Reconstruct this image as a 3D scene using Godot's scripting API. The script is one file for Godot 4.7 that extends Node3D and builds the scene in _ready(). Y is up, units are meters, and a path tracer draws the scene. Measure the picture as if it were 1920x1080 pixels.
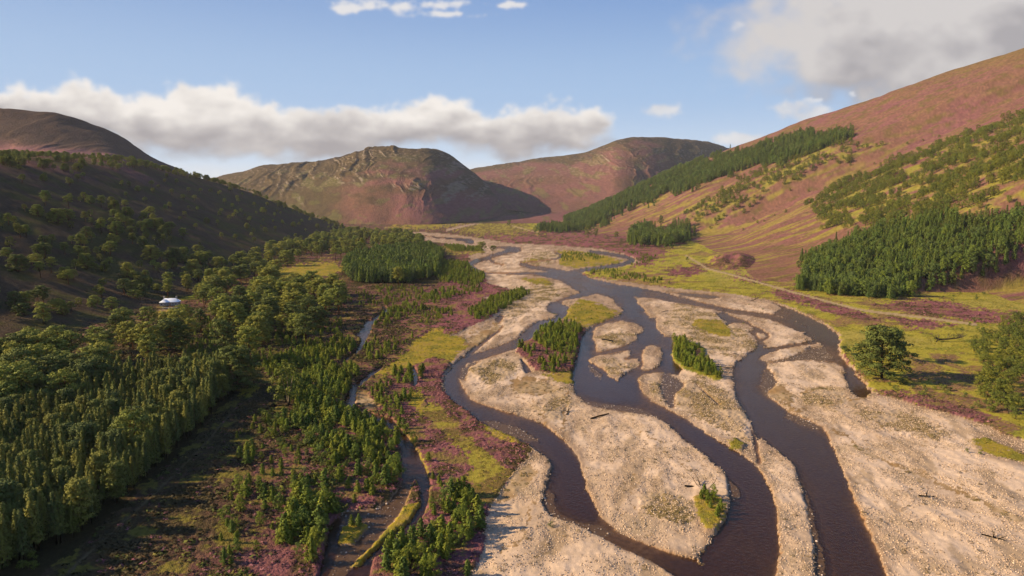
extends Node3D
# A braided river in a wide heather glen, seen from about eighty metres up.
# x is right, -z is up the glen, y is up, metres. Survey points are given as sight lines
# (degrees-like units of a 1280-unit lens) that are cut with the valley floor or a distance.

const F := 1280.0
const HORIZON := 381.0
const CAM_H := 80.0
var pitch := 0.0
var cp := 1.0
var sp := 0.0
var eye := Vector3(0, CAM_H, 0)
var rng := RandomNumberGenerator.new()
var n_big := FastNoiseLite.new()
var n_mid := FastNoiseLite.new()
var n_fine := FastNoiseLite.new()
var n_ridge := FastNoiseLite.new()
var taken := {}

# ------------------------------------------------------------------ sight lines
func ray(px: float, py: float) -> Vector3:
	var yy := 540.0 - py
	return Vector3(px - 960.0, yy * cp - F * sp, -yy * sp - F * cp)

func at_floor(px: float, py: float, h := 0.0) -> Vector3:
	var r := ray(px, py)
	return eye + r * ((h - CAM_H) / r.y)

func at_range(px: float, py: float, d: float) -> Vector3:
	var r := ray(px, py)
	return eye + r * (d / -r.z)

func sight(p: Vector3) -> Vector2:
	var q := p - eye
	var fd := -q.y * sp - q.z * cp
	return Vector2(960.0 + F * q.x / fd, 540.0 - F * (q.y * cp - q.z * sp) / fd)

# ------------------------------------------------------------------ naming
func numbered(called: String) -> String:
	if not taken.has(called):
		taken[called] = 0
		return called
	taken[called] += 1
	return "%s_%03d" % [called, taken[called]]

func tag(o: Node, label := "", category := "", group := "", kind := "") -> void:
	if label: o.set_meta("label", label)
	if category: o.set_meta("category", category)
	if group: o.set_meta("group", group)
	if kind: o.set_meta("kind", kind)

func thing(called: String, label: String, category: String, at := Vector3.ZERO, turn := 0.0, group := "") -> Node3D:
	var o := Node3D.new()
	o.name = numbered(called)
	add_child(o)
	o.position = at
	o.rotation.y = turn
	tag(o, label, category, group)
	return o

func part(called: String, mesh: Mesh, mat: Material, parent: Node) -> MeshInstance3D:
	var o := MeshInstance3D.new()
	o.name = called
	o.mesh = mesh
	if mat: o.material_override = mat
	parent.add_child(o, true)
	return o

func single(called: String, mesh: Mesh, mat: Material, label: String, category := "", group := "", kind := "") -> MeshInstance3D:
	var o := MeshInstance3D.new()
	o.name = numbered(called)
	o.mesh = mesh
	if mat: o.material_override = mat
	add_child(o)
	tag(o, label, category, group, kind)
	return o

# ------------------------------------------------------------------ materials
func noise_tex(freq: float, lo: float, hi: float, cellular := false, sd := 1, size := 512) -> NoiseTexture2D:
	var n := FastNoiseLite.new()
	n.seed = sd
	n.frequency = freq
	n.fractal_octaves = 4
	if cellular:
		n.noise_type = FastNoiseLite.TYPE_CELLULAR
		n.fractal_octaves = 2
	var t := NoiseTexture2D.new()
	t.width = size
	t.height = size
	t.seamless = true
	t.noise = n
	var g := Gradient.new()
	g.set_color(0, Color(lo, lo, lo))
	g.set_color(1, Color(hi, hi, hi))
	t.color_ramp = g
	return t

func normal_tex(freq: float, strength: float, cellular := false, sd := 1) -> NoiseTexture2D:
	var t := noise_tex(freq, 0, 1, cellular, sd, 512)
	t.color_ramp = null
	t.as_normal_map = true
	t.bump_strength = strength
	return t

func surface(rough: float, tex: Texture2D = null, tile := 10.0, nrm: Texture2D = null, nscale := 1.0, spec := 0.3) -> StandardMaterial3D:
	var m := StandardMaterial3D.new()
	m.vertex_color_use_as_albedo = true
	m.roughness = rough
	m.metallic_specular = spec
	m.uv1_triplanar = true
	m.uv1_world_triplanar = true
	m.uv1_scale = Vector3.ONE / tile
	if tex: m.albedo_texture = tex
	if nrm:
		m.normal_enabled = true
		m.normal_texture = nrm
		m.normal_scale = nscale
	return m

func paint(c: Color, rough := 0.9, spec := 0.25) -> StandardMaterial3D:
	var m := StandardMaterial3D.new()
	m.albedo_color = c.linear_to_srgb()
	m.roughness = rough
	m.metallic_specular = spec
	return m

func leaf_mat(c: Color, back := 0.36) -> StandardMaterial3D:
	var m := StandardMaterial3D.new()
	m.albedo_color = c.linear_to_srgb()
	m.vertex_color_use_as_albedo = true
	m.roughness = 0.75
	m.metallic_specular = 0.2
	m.backlight_enabled = true
	m.backlight = Color(back, back, back)
	return m

# ------------------------------------------------------------------ sky
func soft(a: float, b: float, x: float) -> float:
	return smoothstep(a, b, x)

func knots(t: PackedFloat32Array, x: float) -> float:
	# t holds x, y pairs with rising x
	var n := t.size()
	if x <= t[0]: return t[1]
	if x >= t[n - 2]: return t[n - 1]
	var i := 0
	while i < n - 4 and t[i + 2] < x: i += 2
	var k := (x - t[i]) / (t[i + 2] - t[i])
	k = k * k * (3.0 - 2.0 * k) * 0.5 + k * 0.5
	return lerpf(t[i + 1], t[i + 3], k)

var bank_top := PackedFloat32Array([-700, 170, -300, 150, 0, 160, 60, 164, 140, 152, 235, 186, 270, 172, 350, 160, 430, 164, 510, 184, 560, 194, 625, 184, 700, 204, 770, 186, 850, 186, 920, 204, 1000, 184, 1060, 180, 1110, 192, 1150, 222, 1175, 262])
var bank_low := PackedFloat32Array([-700, 240, -300, 245, 0, 220, 150, 248, 300, 284, 450, 292, 620, 294, 760, 272, 850, 270, 950, 292, 1060, 282, 1175, 262])
var n_cloud := FastNoiseLite.new()
var n_puff := FastNoiseLite.new()

func puff(px: float, py: float, cx: float, cy: float, rx: float, ry: float, w: float) -> float:
	var a := (px - cx) / rx
	var b := (py - cy) / ry
	return clampf(1.0 - sqrt(a * a + b * b), -2.0, 1.0) + w

func sky_at(az: float, el: float) -> Color:
	# az 0 looks up the glen, positive to the right
	var e := maxf(el, 0.0)
	var low := Color(0.335, 0.382, 0.429)
	var mid := Color(0.160, 0.240, 0.362)
	var high := Color(0.070, 0.140, 0.290)
	var top := Color(0.035, 0.090, 0.234)
	var c: Color
	if e < 0.16: c = low.lerp(mid, soft(0.0, 0.16, e))
	elif e < 0.32: c = mid.lerp(high, soft(0.14, 0.32, e))
	else: c = high.lerp(top, soft(0.32, 1.3, e))
	# paler towards the sun's side, as air is
	var sunny := 0.5 - 0.5 * sin(az)
	c = c.lerp(Color(0.33, 0.365, 0.41), 0.26 * sunny * (1.0 - soft(0.2, 0.9, e)))
	var waz := clampf(az, -1.25, 1.25)
	var dy := sin(minf(e, 1.0))
	var dz := -cos(waz) * cos(minf(e, 1.0))
	var fd := maxf(0.15, -dy * sp - dz * cp)
	var px := 960.0 + F * sin(waz) * cos(minf(e, 1.0)) / fd
	var py := 540.0 - F * (dy * cp - dz * sp) / fd
	var front := absf(az) < 0.95 and e < 0.5
	var w1 := n_cloud.get_noise_2d(px * 0.9, py * 1.2)
	var w2 := n_puff.get_noise_2d(px * 0.55 + 40.0, py * 0.75)
	var d := 0.0
	var shade := 0.0
	if front:
		# the long bank of cloud over the hills
		var t := knots(bank_top, px) + w1 * 30.0 + n_cloud.get_noise_2d(px * 3.1 + 70.0, py * 3.4) * 9.0
		var b := knots(bank_low, px) + w1 * 26.0
		var side := 1.0 - soft(1110.0, 1185.0, px + w1 * 60.0)
		var inside := soft(t - 4.0, t + 22.0, py + w2 * 16.0) * (1.0 - soft(b - 16.0, b + 22.0, py + w2 * 10.0)) * side
		if inside > d:
			d = inside
			shade = clampf(soft(0.0, 0.95, (py - t) / maxf(b - t, 10.0)) * 0.95 - w2 * 0.22 - n_cloud.get_noise_2d(px * 0.6 + 31.0, py * 1.7) * 0.34 + 0.0, 0.0, 1.0)
		# pale cloud low behind the hills
		var lowc := soft(300.0, 330.0, py + w2 * 14.0) * (0.6 + 0.4 * w1)
		if lowc * 0.75 > d:
			d = lowc * 0.75
			shade = 0.12
		# the grey cloud over the right hill
		var g := maxf(puff(px, py, 1770, 55, 360, 150, 0.22), puff(px, py, 1600, 115, 150, 70, 0.05))
		g = maxf(g, puff(px, py, 1880, 10, 240, 150, 0.2)) + w1 * 0.32 + w2 * 0.22
		var gd := soft(-0.12, 0.5, g) * 0.95
		if gd > d:
			d = gd
			shade = clampf(0.62 + (py - 70.0) / 300.0 + (px - 1700.0) / 900.0 - w2 * 0.5 - w1 * 0.25, 0.48, 0.95)
		# small ones
		var s := puff(px, py, 706, 12, 55, 13, 0.05)
		s = maxf(s, puff(px, py, 655, 18, 30, 7, 0.0))
		s = maxf(s, puff(px, py, 850, 6, 62, 12, 0.0))
		s = maxf(s, puff(px, py, 835, 28, 48, 7, 0.05))
		s = maxf(s, puff(px, py, 890, 30, 34, 6, 0.0))
		s = maxf(s, puff(px, py, 955, 10, 28, 6, -0.1))
		var sd := soft(-0.1, 0.9, s + w1 * 1.5 + n_cloud.get_noise_2d(px * 2.6, py * 5.0) * 0.7) * 0.8
		if sd > d:
			d = sd
			shade = 0.05
		s = puff(px, py, 1505, 212, 62, 34, 0.1)
		s = maxf(s, puff(px, py, 1240, 204, 46, 18, -0.15))
		s = maxf(s, puff(px, py, 1400, 262, 60, 14, 0.1))
		s = maxf(s, puff(px, py, 1600, 175, 70, 20, -0.2))
		s = maxf(s, puff(px, py, 1385, 50, 60, 34, -0.38))
		sd = soft(-0.05, 0.8, s + w1 * 0.9 + w2 * 0.35 + n_cloud.get_noise_2d(px * 2.6, py * 4.0) * 0.4) * 0.7
		if sd > d:
			d = sd
			shade = 0.3 - w1 * 0.4
	if not front or absf(az) > 0.8 or e > 0.36:
		# scattered cloud out of view, kept thin to lower the sky light
		var k := n_cloud.get_noise_3d(sin(az) * 380.0, e * 700.0, cos(az) * 380.0)
		var k2 := n_puff.get_noise_3d(sin(az) * 260.0, e * 520.0, cos(az) * 260.0)
		var bandw := (1.0 - soft(0.14, 0.24, e)) * soft(0.02, 0.07, e)
		var go := soft(0.20, 0.50, k + 0.6 * k2 + bandw * 0.5) * (1.0 - soft(0.7, 1.3, e)) * 0.9
		if front: go *= maxf(soft(0.8, 0.95, absf(az)), soft(0.36, 0.46, e))
		if go > d:
			d = go
			shade = clampf(0.35 - k2 * 0.8, 0.0, 0.9)
	var lit := Color(0.435, 0.41, 0.385)
	var grey := Color(0.185, 0.173, 0.176)
	return c.lerp(lit.lerp(grey, clampf(shade, 0.0, 1.0)), clampf(d, 0.0, 1.0))

func make_sky() -> Sky:
	n_cloud.seed = 11
	n_cloud.frequency = 0.011
	n_cloud.fractal_octaves = 5
	n_puff.seed = 5
	n_puff.frequency = 0.006
	n_puff.fractal_octaves = 4
	var w := 3072
	var h := 1536
	var small := Image.create(768, 192, false, Image.FORMAT_RGBAF)
	for y in 192:
		var el := (0.5 - (y + 0.5) / 384.0) * PI
		for x in 768:
			var az := (x + 0.5) / 768.0 * TAU
			if az > PI: az -= TAU
			small.set_pixel(x, y, sky_at(az, el))
	small.resize(w, h / 2, Image.INTERPOLATE_CUBIC)
	var im := Image.create(w, h, false, Image.FORMAT_RGBAF)
	im.fill(Color(0.16, 0.14, 0.10))
	im.blit_rect(small, Rect2i(0, 0, w, h / 2), Vector2i.ZERO)
	var half := int(w * 48.0 / 360.0)
	var rows := int(h * 24.0 / 180.0)
	for y in range(h / 2 - rows, h / 2):
		var el := (0.5 - (y + 0.5) / h) * PI
		for x in range(-half, half):
			var az := (x + 0.5) / w * TAU
			im.set_pixel(posmod(x, w), y, sky_at(az, el))
	var m := PanoramaSkyMaterial.new()
	m.panorama = ImageTexture.create_from_image(im)
	var s := Sky.new()
	s.sky_material = m
	return s

# ------------------------------------------------------------------ the valley floor: survey and relief
enum { HEATH, GRASS, GRAVEL, DEEP, SHALLOW, YELLOW, FOREST, TRACK, SCRUB, MUD, LUSH }
const STEP := 1.75
const PX0 := -400.0
const PY0 := 394.0
const NX := 1560
const NY := 456
var cls := PackedByteArray()
var hgt := PackedFloat32Array()

func area(kind: int, pts: Array, jitter := 1.6) -> void:
	var n := pts.size() / 2
	var xs := PackedFloat32Array()
	var ys := PackedFloat32Array()
	var lo := 1e9
	var hi := -1e9
	for i in n:
		xs.append((pts[i * 2] - PX0) / STEP)
		ys.append((pts[i * 2 + 1] - PY0) / STEP)
		lo = minf(lo, ys[i])
		hi = maxf(hi, ys[i])
	for y in range(maxi(0, int(ceil(lo))), mini(NY - 1, int(hi)) + 1):
		var cuts := PackedFloat32Array()
		for i in n:
			var j := (i + 1) % n
			var a := ys[i]
			var b := ys[j]
			if (a <= y) != (b <= y):
				var x := xs[i] + (xs[j] - xs[i]) * (y - a) / (b - a)
				cuts.append(x + jitter * (n_mid.get_noise_2d(x * 1.6 + 77.0, y * 2.2) * 1.5 + n_mid.get_noise_2d(x * 5.0, y * 6.0) * 1.4 + n_fine.get_noise_2d(x * 9.0, y * 9.0)))
		cuts.sort()
		for k in range(0, cuts.size() - 1, 2):
			for x in range(maxi(0, int(ceil(cuts[k]))), mini(NX - 1, int(cuts[k + 1])) + 1):
				cls[y * NX + x] = kind

func strip(kind: int, pts: Array, w: float, w2 := -1.0) -> void:
	var n := pts.size() / 2
	if w2 < 0.0: w2 = w
	for i in n - 1:
		var a := Vector2(pts[i * 2], pts[i * 2 + 1])
		var b := Vector2(pts[i * 2 + 2], pts[i * 2 + 3])
		var s := (b - a).normalized().orthogonal()
		var wa := lerpf(w, w2, float(i) / (n - 1))
		var wb := lerpf(w, w2, float(i + 1) / (n - 1))
		var e := (b - a).normalized() * 0.8
		var p := [a - e + s * wa, b + e + s * wb, b + e - s * wb, a - e - s * wa]
		area(kind, [p[0].x, p[0].y, p[1].x, p[1].y, p[2].x, p[2].y, p[3].x, p[3].y], 0.5)

func survey() -> void:
	cls.resize(NX * NY)
	# right bank: grass
	area(GRASS, [1090, 512, 1190, 496, 1240, 470, 1320, 445, 1400, 440, 2330, 440, 2330, 900, 1920, 828, 1700, 756, 1635, 737, 1570, 650, 1575, 630, 1485, 579, 1360, 552, 1150, 528])
	area(HEATH, [880, 443, 1000, 439, 1180, 444, 1245, 452, 1250, 474, 1236, 488, 1208, 502, 1186, 499, 1200, 486, 1140, 469, 1000, 456])
	# far meadows
	area(GRASS, [850, 434, 880, 426, 905, 418, 940, 411, 990, 404, 1060, 402, 1075, 420, 1010, 434, 960, 440, 900, 441])
	area(YELLOW, [720, 428, 760, 420, 810, 415, 870, 411, 905, 410, 880, 419, 830, 427, 780, 431])
	# left clearing by the house
	area(YELLOW, [520, 503, 560, 496, 610, 492, 655, 499, 628, 516, 592, 524, 560, 534, 528, 542])
	area(LUSH, [430, 548, 470, 538, 500, 540, 480, 556, 440, 562])
	area(LUSH, [330, 552, 372, 550, 380, 562, 340, 566])
	area(YELLOW, [286, 585, 330, 580, 360, 590, 330, 602, 290, 598])
	area(YELLOW, [436, 742, 470, 722, 492, 730, 470, 748, 446, 752])
	# dark forest floor
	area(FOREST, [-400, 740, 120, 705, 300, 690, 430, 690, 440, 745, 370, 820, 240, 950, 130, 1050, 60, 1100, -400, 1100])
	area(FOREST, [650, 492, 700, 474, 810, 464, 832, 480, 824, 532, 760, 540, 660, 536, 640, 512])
	# the gravel bed, bank to bank
	area(GRAVEL, [640, 431, 700, 431, 760, 436, 800, 436, 850, 440, 900, 447, 960, 457, 1050, 461, 1130, 467, 1186, 481, 1198, 492, 1165, 502, 1111, 507, 1090, 513, 1111, 521, 1152, 527, 1194, 532, 1257, 541, 1305, 545, 1360, 551, 1400, 556, 1450, 565, 1485, 578, 1522, 594, 1550, 608, 1572, 624, 1578, 640, 1574, 652, 1584, 675, 1596, 685, 1610, 705, 1630, 727, 1647, 742, 1687, 752, 1740, 769, 1793, 782, 1847, 799, 1880, 816, 1920, 828, 2330, 905, 2330, 1200, 860, 1200, 882, 1080, 900, 1053, 910, 1020, 910, 973, 923, 947, 947, 907, 963, 887, 980, 870, 997, 850, 994, 837, 967, 824, 930, 810, 903, 793, 867, 764, 843, 748, 830, 733, 828, 718, 834, 700, 847, 682, 862, 665, 880, 652, 870, 632, 846, 631, 880, 614, 905, 604, 930, 590, 955, 575, 987, 559, 1000, 552, 960, 545, 915, 532, 905, 512, 886, 498, 880, 482, 905, 470, 850, 460, 800, 452, 740, 443, 640, 436], 2.2)
	strip(GRAVEL, [837, 432, 873, 423, 900, 418, 917, 412, 960, 402], 2.2, 1.2)
	area(GRASS, [830, 462, 905, 466, 912, 474, 880, 478, 830, 474])
	# wet brown ground
	area(MUD, [868, 636, 905, 618, 934, 604, 944, 612, 920, 636, 882, 660])
	area(MUD, [958, 716, 985, 706, 1030, 722, 1058, 736, 1000, 742, 962, 734])
	area(MUD, [1497, 735, 1540, 725, 1570, 735, 1545, 750, 1505, 752])
	area(MUD, [963, 887, 990, 872, 1003, 882, 998, 905, 960, 930, 930, 950])
	# tufty ground on the bars
	area(SCRUB, [905, 560, 960, 545, 1020, 535, 1075, 540, 1050, 552, 1010, 570, 960, 600])
	area(SCRUB, [1193, 933, 1247, 922, 1300, 943, 1305, 975, 1267, 988, 1207, 967])
	area(SCRUB, [880, 690, 940, 672, 978, 690, 950, 715, 900, 718])
	area(SCRUB, [1215, 715, 1300, 712, 1370, 735, 1400, 790, 1405, 830, 1340, 800, 1280, 775, 1225, 745])
	area(SCRUB, [1270, 565, 1300, 575, 1340, 590, 1400, 625, 1420, 650, 1380, 672, 1330, 660, 1280, 625, 1250, 610])
	area(SCRUB, [1030, 735, 1070, 725, 1070, 760, 1050, 790, 1010, 780])
	area(SCRUB, [1590, 770, 1680, 770, 1790, 810, 1750, 830, 1640, 805])
	area(SCRUB, [1500, 740, 1560, 728, 1600, 752, 1560, 768, 1510, 762])
	area(SCRUB, [990, 475, 1040, 470, 1040, 490, 1000, 500])
	area(YELLOW, [1294, 612, 1310, 597, 1350, 601, 1366, 614, 1384, 634, 1350, 632, 1312, 624])
	area(YELLOW, [972, 523, 990, 520, 1018, 523, 1042, 530, 1028, 537, 1002, 534, 986, 529])
	area(YELLOW, [973, 491, 1004, 484, 1024, 482, 1006, 491, 976, 495])
	area(YELLOW, [1820, 826, 1850, 824, 1905, 846, 1940, 862, 1930, 872, 1880, 862, 1830, 848])
	area(YELLOW, [1046, 470, 1068, 468, 1111, 475, 1140, 481, 1170, 488, 1161, 494, 1109, 500, 1069, 504, 1046, 497, 1048, 485])
	# damp flood lines on the bars
	strip(MUD, [1478, 774, 1510, 764, 1560, 758, 1605, 752, 1640, 740], 3.0, 1.5)
	strip(MUD, [1050, 806, 1056, 780, 1064, 756, 1070, 732], 3.0, 1.5)
	strip(MUD, [1185, 950, 1176, 930, 1182, 905, 1200, 890], 1.4, 1.0)
	strip(MUD, [1185, 950, 1200, 980, 1216, 1010], 1.4, 1.0)
	strip(MUD, [1195, 815, 1235, 838, 1270, 868, 1300, 890], 1.6, 1.0)
	strip(MUD, [1560, 810, 1620, 850, 1700, 885, 1800, 925, 1920, 985], 2.6, 4.0)
	strip(MUD, [940, 1040, 985, 1000, 1000, 960, 1010, 930], 2.0, 1.2)
	strip(MUD, [960, 740, 990, 750, 1010, 770, 1016, 790], 1.6, 2.2)
	strip(TRACK, [262, 590, 300, 583, 345, 580, 374, 592], 0.9)
	# upper braids
	area(DEEP, [771, 438, 815, 443, 853, 446, 886, 447, 890, 457, 880, 458, 862, 451, 815, 446])
	area(DEEP, [640, 430, 700, 432, 765, 439, 700, 437, 640, 434])
	strip(DEEP, [977, 467, 955, 471, 932, 478, 909, 485, 890, 491, 880, 497, 892, 506, 911, 514], 4.5, 3.5)
	strip(DEEP, [930, 464, 955, 465, 977, 467], 2.4, 3.4)
	strip(DEEP, [918, 486, 926, 493, 945, 497], 3.0, 1.5)
	strip(DEEP, [1107, 472, 1142, 476, 1173, 481, 1189, 488, 1172, 495, 1142, 500, 1105, 505, 1069, 510], 3.2)
	strip(DEEP, [1040, 473, 1054, 478, 1050, 484, 1020, 489, 985, 493], 2.2, 1.5)
	strip(DEEP, [975, 495, 1000, 501, 1035, 507, 1061, 511], 4.0, 4.0)
	# the wide reach
	area(DEEP, [890, 509, 940, 511, 1013, 511, 1061, 509, 1088, 511, 1111, 523, 1152, 532, 1194, 539, 1240, 547, 1295, 562, 1335, 571, 1372, 579, 1410, 584, 1447, 589, 1485, 600, 1510, 612, 1530, 625, 1500, 622, 1440, 598, 1397, 591, 1355, 585, 1320, 577, 1280, 571, 1235, 561, 1188, 556, 1195, 566, 1210, 585, 1217, 595, 1165, 591, 1170, 582, 1166, 570, 1150, 560, 1120, 550, 1092, 557, 1086, 547, 1069, 537, 1048, 525, 1013, 517, 965, 515, 905, 514])
	area(SHALLOW, [1240, 546, 1305, 549, 1360, 555, 1330, 563, 1280, 555])
	# right bank channel
	area(DEEP, [1448, 567, 1485, 580, 1522, 597, 1550, 611, 1570, 626, 1575, 640, 1570, 652, 1580, 675, 1594, 686, 1607, 705, 1627, 727, 1636, 738, 1622, 746, 1607, 747, 1592, 732, 1586, 710, 1584, 692, 1570, 682, 1540, 675, 1535, 660, 1545, 648, 1528, 638, 1508, 628, 1512, 612, 1485, 600, 1450, 588, 1465, 578])
	area(SHALLOW, [1520, 650, 1545, 650, 1560, 670, 1540, 678, 1500, 676, 1450, 682, 1436, 678, 1480, 671])
	# left channel: junction, sweep, down to the bottom
	area(DEEP, [1090, 549, 1060, 557, 1037, 566, 1025, 574, 1024, 581, 1032, 587, 1045, 590, 1037, 597, 1007, 603, 990, 613, 972, 632, 945, 645, 925, 652, 900, 660, 885, 664, 866, 671, 848, 686, 836, 704, 831, 720, 833, 735, 846, 750, 867, 764, 886, 780, 905, 793, 932, 809, 967, 822, 993, 835, 1007, 848, 1025, 860, 1033, 877, 1028, 897, 1021, 920, 1020, 945, 1036, 968, 1074, 982, 1103, 996, 1133, 1012, 1170, 1030, 1220, 1053, 1262, 1080, 1300, 1120, 1400, 1130, 1330, 1080, 1307, 1050, 1270, 1042, 1230, 1027, 1193, 1013, 1157, 997, 1130, 973, 1110, 940, 1097, 907, 1087, 867, 1073, 843, 1047, 817, 1013, 792, 970, 778, 930, 767, 883, 750, 867, 727, 862, 710, 867, 693, 876, 681, 902, 675, 945, 663, 970, 653, 995, 641, 1027, 618, 1052, 601, 1066, 586, 1070, 576, 1053, 571, 1054, 565, 1072, 561, 1094, 557, 1120, 550])
	area(SHALLOW, [905, 788, 935, 790, 975, 802, 1008, 822, 1012, 828, 985, 826, 945, 810])
	area(SHALLOW, [1020, 920, 1040, 925, 1040, 960, 1075, 975, 1130, 985, 1150, 1000, 1130, 1010, 1074, 982, 1030, 968, 1016, 945])
	area(SHALLOW, [862, 712, 866, 692, 880, 682, 905, 676, 880, 692, 872, 715])
	strip(DEEP, [941, 592, 932, 603], 5.0, 6.0)
	strip(DEEP, [943, 612, 934, 622, 915, 636, 895, 652, 876, 666], 2.2, 3.8)
	area(DEEP, [977, 674, 985, 680, 999, 699, 986, 701, 980, 690], 0.4)
	# the middle channel
	area(DEEP, [1150, 562, 1192, 562, 1210, 585, 1218, 596, 1232, 595, 1229, 607, 1235, 622, 1247, 631, 1265, 630, 1264, 642, 1260, 665, 1268, 680, 1280, 692, 1272, 703, 1247, 698, 1204, 702, 1196, 713, 1202, 733, 1222, 752, 1263, 773, 1297, 793, 1340, 823, 1387, 850, 1413, 870, 1428, 888, 1440, 907, 1455, 947, 1459, 993, 1462, 1037, 1456, 1080, 1456, 1190, 1300, 1190, 1320, 1080, 1312, 1045, 1317, 1037, 1341, 1003, 1361, 973, 1368, 933, 1363, 893, 1353, 880, 1320, 853, 1287, 827, 1247, 793, 1220, 780, 1187, 773, 1137, 767, 1100, 756, 1080, 742, 1075, 727, 1070, 705, 1075, 682, 1081, 660, 1087, 635, 1098, 620, 1117, 609, 1145, 597, 1165, 591, 1170, 582])
	area(SHALLOW, [1362, 893, 1382, 910, 1392, 925, 1385, 936, 1367, 934], 0.8)
	area(SHALLOW, [1090, 752, 1140, 756, 1200, 765, 1240, 785, 1220, 782, 1187, 775, 1137, 769, 1098, 759])
	area(SHALLOW, [1100, 682, 1118, 692, 1130, 702, 1125, 712, 1110, 700])
	area(SHALLOW, [1247, 697, 1287, 720, 1267, 742, 1264, 767, 1252, 764, 1242, 740, 1234, 720])
	strip(SHALLOW, [1305, 720, 1325, 740, 1350, 762], 1.4, 2.0)
	area(GRAVEL, [1110, 622, 1132, 607, 1165, 602, 1195, 607, 1209, 617, 1205, 625, 1192, 627, 1195, 637, 1180, 645, 1145, 655, 1120, 660, 1117, 647, 1112, 640])
	area(GRAVEL, [1100, 675, 1115, 669, 1145, 664, 1180, 657, 1182, 665, 1170, 675, 1197, 672, 1200, 685, 1182, 695, 1165, 705, 1162, 717, 1142, 707, 1135, 695, 1117, 685])
	area(GRAVEL, [1210, 650, 1225, 646, 1240, 652, 1242, 667, 1237, 682, 1225, 692, 1205, 695, 1207, 680, 1205, 665])
	area(SCRUB, [1125, 630, 1160, 618, 1190, 630, 1170, 645, 1135, 650])
	area(SCRUB, [1125, 678, 1170, 680, 1190, 685, 1160, 702, 1140, 698])
	strip(DEEP, [1167, 708, 1195, 695, 1204, 680, 1200, 665], 2.6, 2.0)
	# right main channel
	area(DEEP, [1340, 587, 1360, 586, 1370, 592, 1400, 602, 1422, 614, 1440, 625, 1443, 633, 1430, 640, 1437, 650, 1422, 655, 1419, 642, 1412, 630, 1402, 622, 1415, 617, 1400, 608, 1380, 605, 1365, 611, 1360, 604])
	area(GRAVEL, [1418, 624, 1434, 626, 1436, 633, 1424, 636], 0.6)
	area(DEEP, [1532, 638, 1485, 645, 1442, 652, 1422, 653, 1402, 664, 1384, 677, 1374, 690, 1373, 706, 1377, 730, 1385, 755, 1399, 777, 1412, 800, 1420, 828, 1426, 818, 1460, 847, 1487, 870, 1497, 900, 1513, 940, 1517, 980, 1527, 1037, 1530, 1080, 1530, 1190, 1690, 1190, 1662, 1080, 1640, 1020, 1613, 960, 1590, 910, 1573, 867, 1557, 830, 1547, 804, 1513, 787, 1477, 772, 1457, 755, 1437, 742, 1442, 727, 1452, 715, 1445, 700, 1437, 690, 1435, 679, 1420, 674, 1430, 666, 1460, 657, 1497, 650, 1534, 645])
	area(SHALLOW, [1437, 690, 1452, 702, 1458, 716, 1448, 735, 1436, 742, 1425, 720, 1428, 702])
	area(SHALLOW, [1477, 772, 1513, 785, 1547, 803, 1535, 806, 1500, 796, 1470, 782])
	area(SHALLOW, [1497, 900, 1515, 925, 1530, 980, 1545, 1040, 1550, 1080, 1550, 1190, 1525, 1190, 1527, 1037, 1515, 960])
	area(MUD, [1440, 735, 1460, 720, 1490, 745, 1482, 770, 1460, 756], 0.8)
	area(DEEP, [1408, 800, 1420, 830, 1428, 868, 1421, 872, 1414, 840], 0.6)
	# vegetated islands
	area(YELLOW, [1085, 561, 1120, 568, 1166, 588, 1132, 602, 1097, 617, 1070, 603, 1055, 600, 1070, 577])
	area(HEATH, [1055, 602, 1098, 618, 1088, 635, 1082, 660, 1076, 682, 1071, 705, 1060, 712, 1032, 703, 1005, 697, 982, 675, 967, 660, 975, 645, 1000, 635, 1027, 615])
	area(YELLOW, [1010, 702, 1040, 706, 1071, 705, 1076, 720, 1062, 722, 1030, 714])
	area(LUSH, [1267, 632, 1290, 642, 1320, 655, 1323, 675, 1336, 690, 1357, 711, 1345, 716, 1315, 706, 1285, 696, 1266, 680, 1260, 662])
	area(HEATH, [1290, 658, 1318, 662, 1320, 678, 1300, 690, 1288, 678])
	area(YELLOW, [1300, 937, 1320, 922, 1353, 938, 1361, 967, 1341, 1001, 1324, 1003, 1308, 968])
	area(YELLOW, [1362, 826, 1380, 824, 1398, 836, 1390, 848, 1372, 842])
	# left stream
	area(DEEP, [716, 574, 735, 579, 737, 585, 722, 587], 0.5)
	strip(DEEP, [728, 583, 708, 594, 695, 606], 1.6, 4.0)
	area(DEEP, [688, 598, 701, 603, 694, 625, 688, 638, 681, 650, 671, 662, 652, 675, 640, 681, 645, 672, 662, 660, 675, 645, 679, 635, 664, 628, 680, 614], 0.8)
	area(DEEP, [722, 686, 702, 702, 682, 720, 668, 731, 667, 750, 664, 762, 690, 771, 705, 776, 735, 786, 756, 810, 767, 822, 780, 840, 800, 880, 805, 895, 803, 940, 796, 965, 775, 995, 745, 1022, 700, 1050, 690, 1090, 596, 1090, 608, 1035, 617, 985, 640, 963, 700, 955, 730, 938, 750, 908, 755, 872, 750, 847, 744, 822, 730, 802, 700, 786, 675, 776, 645, 759, 646, 745, 660, 722, 686, 704, 714, 686], 0.8)
	area(SHALLOW, [640, 960, 700, 955, 730, 938, 750, 908, 770, 905, 760, 950, 735, 985, 700, 1022, 665, 1062, 640, 1090, 610, 1090, 640, 1020])
	area(MUD, [690, 738, 672, 735, 668, 755, 690, 770, 712, 768, 700, 752])
	area(YELLOW, [777, 900, 790, 922, 788, 950, 768, 980, 726, 1010, 696, 1040, 672, 1064, 658, 1064, 704, 1020, 739, 980, 759, 952, 771, 917])
	area(HEATH, [775, 902, 790, 922, 788, 945, 768, 950, 770, 925])
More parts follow.
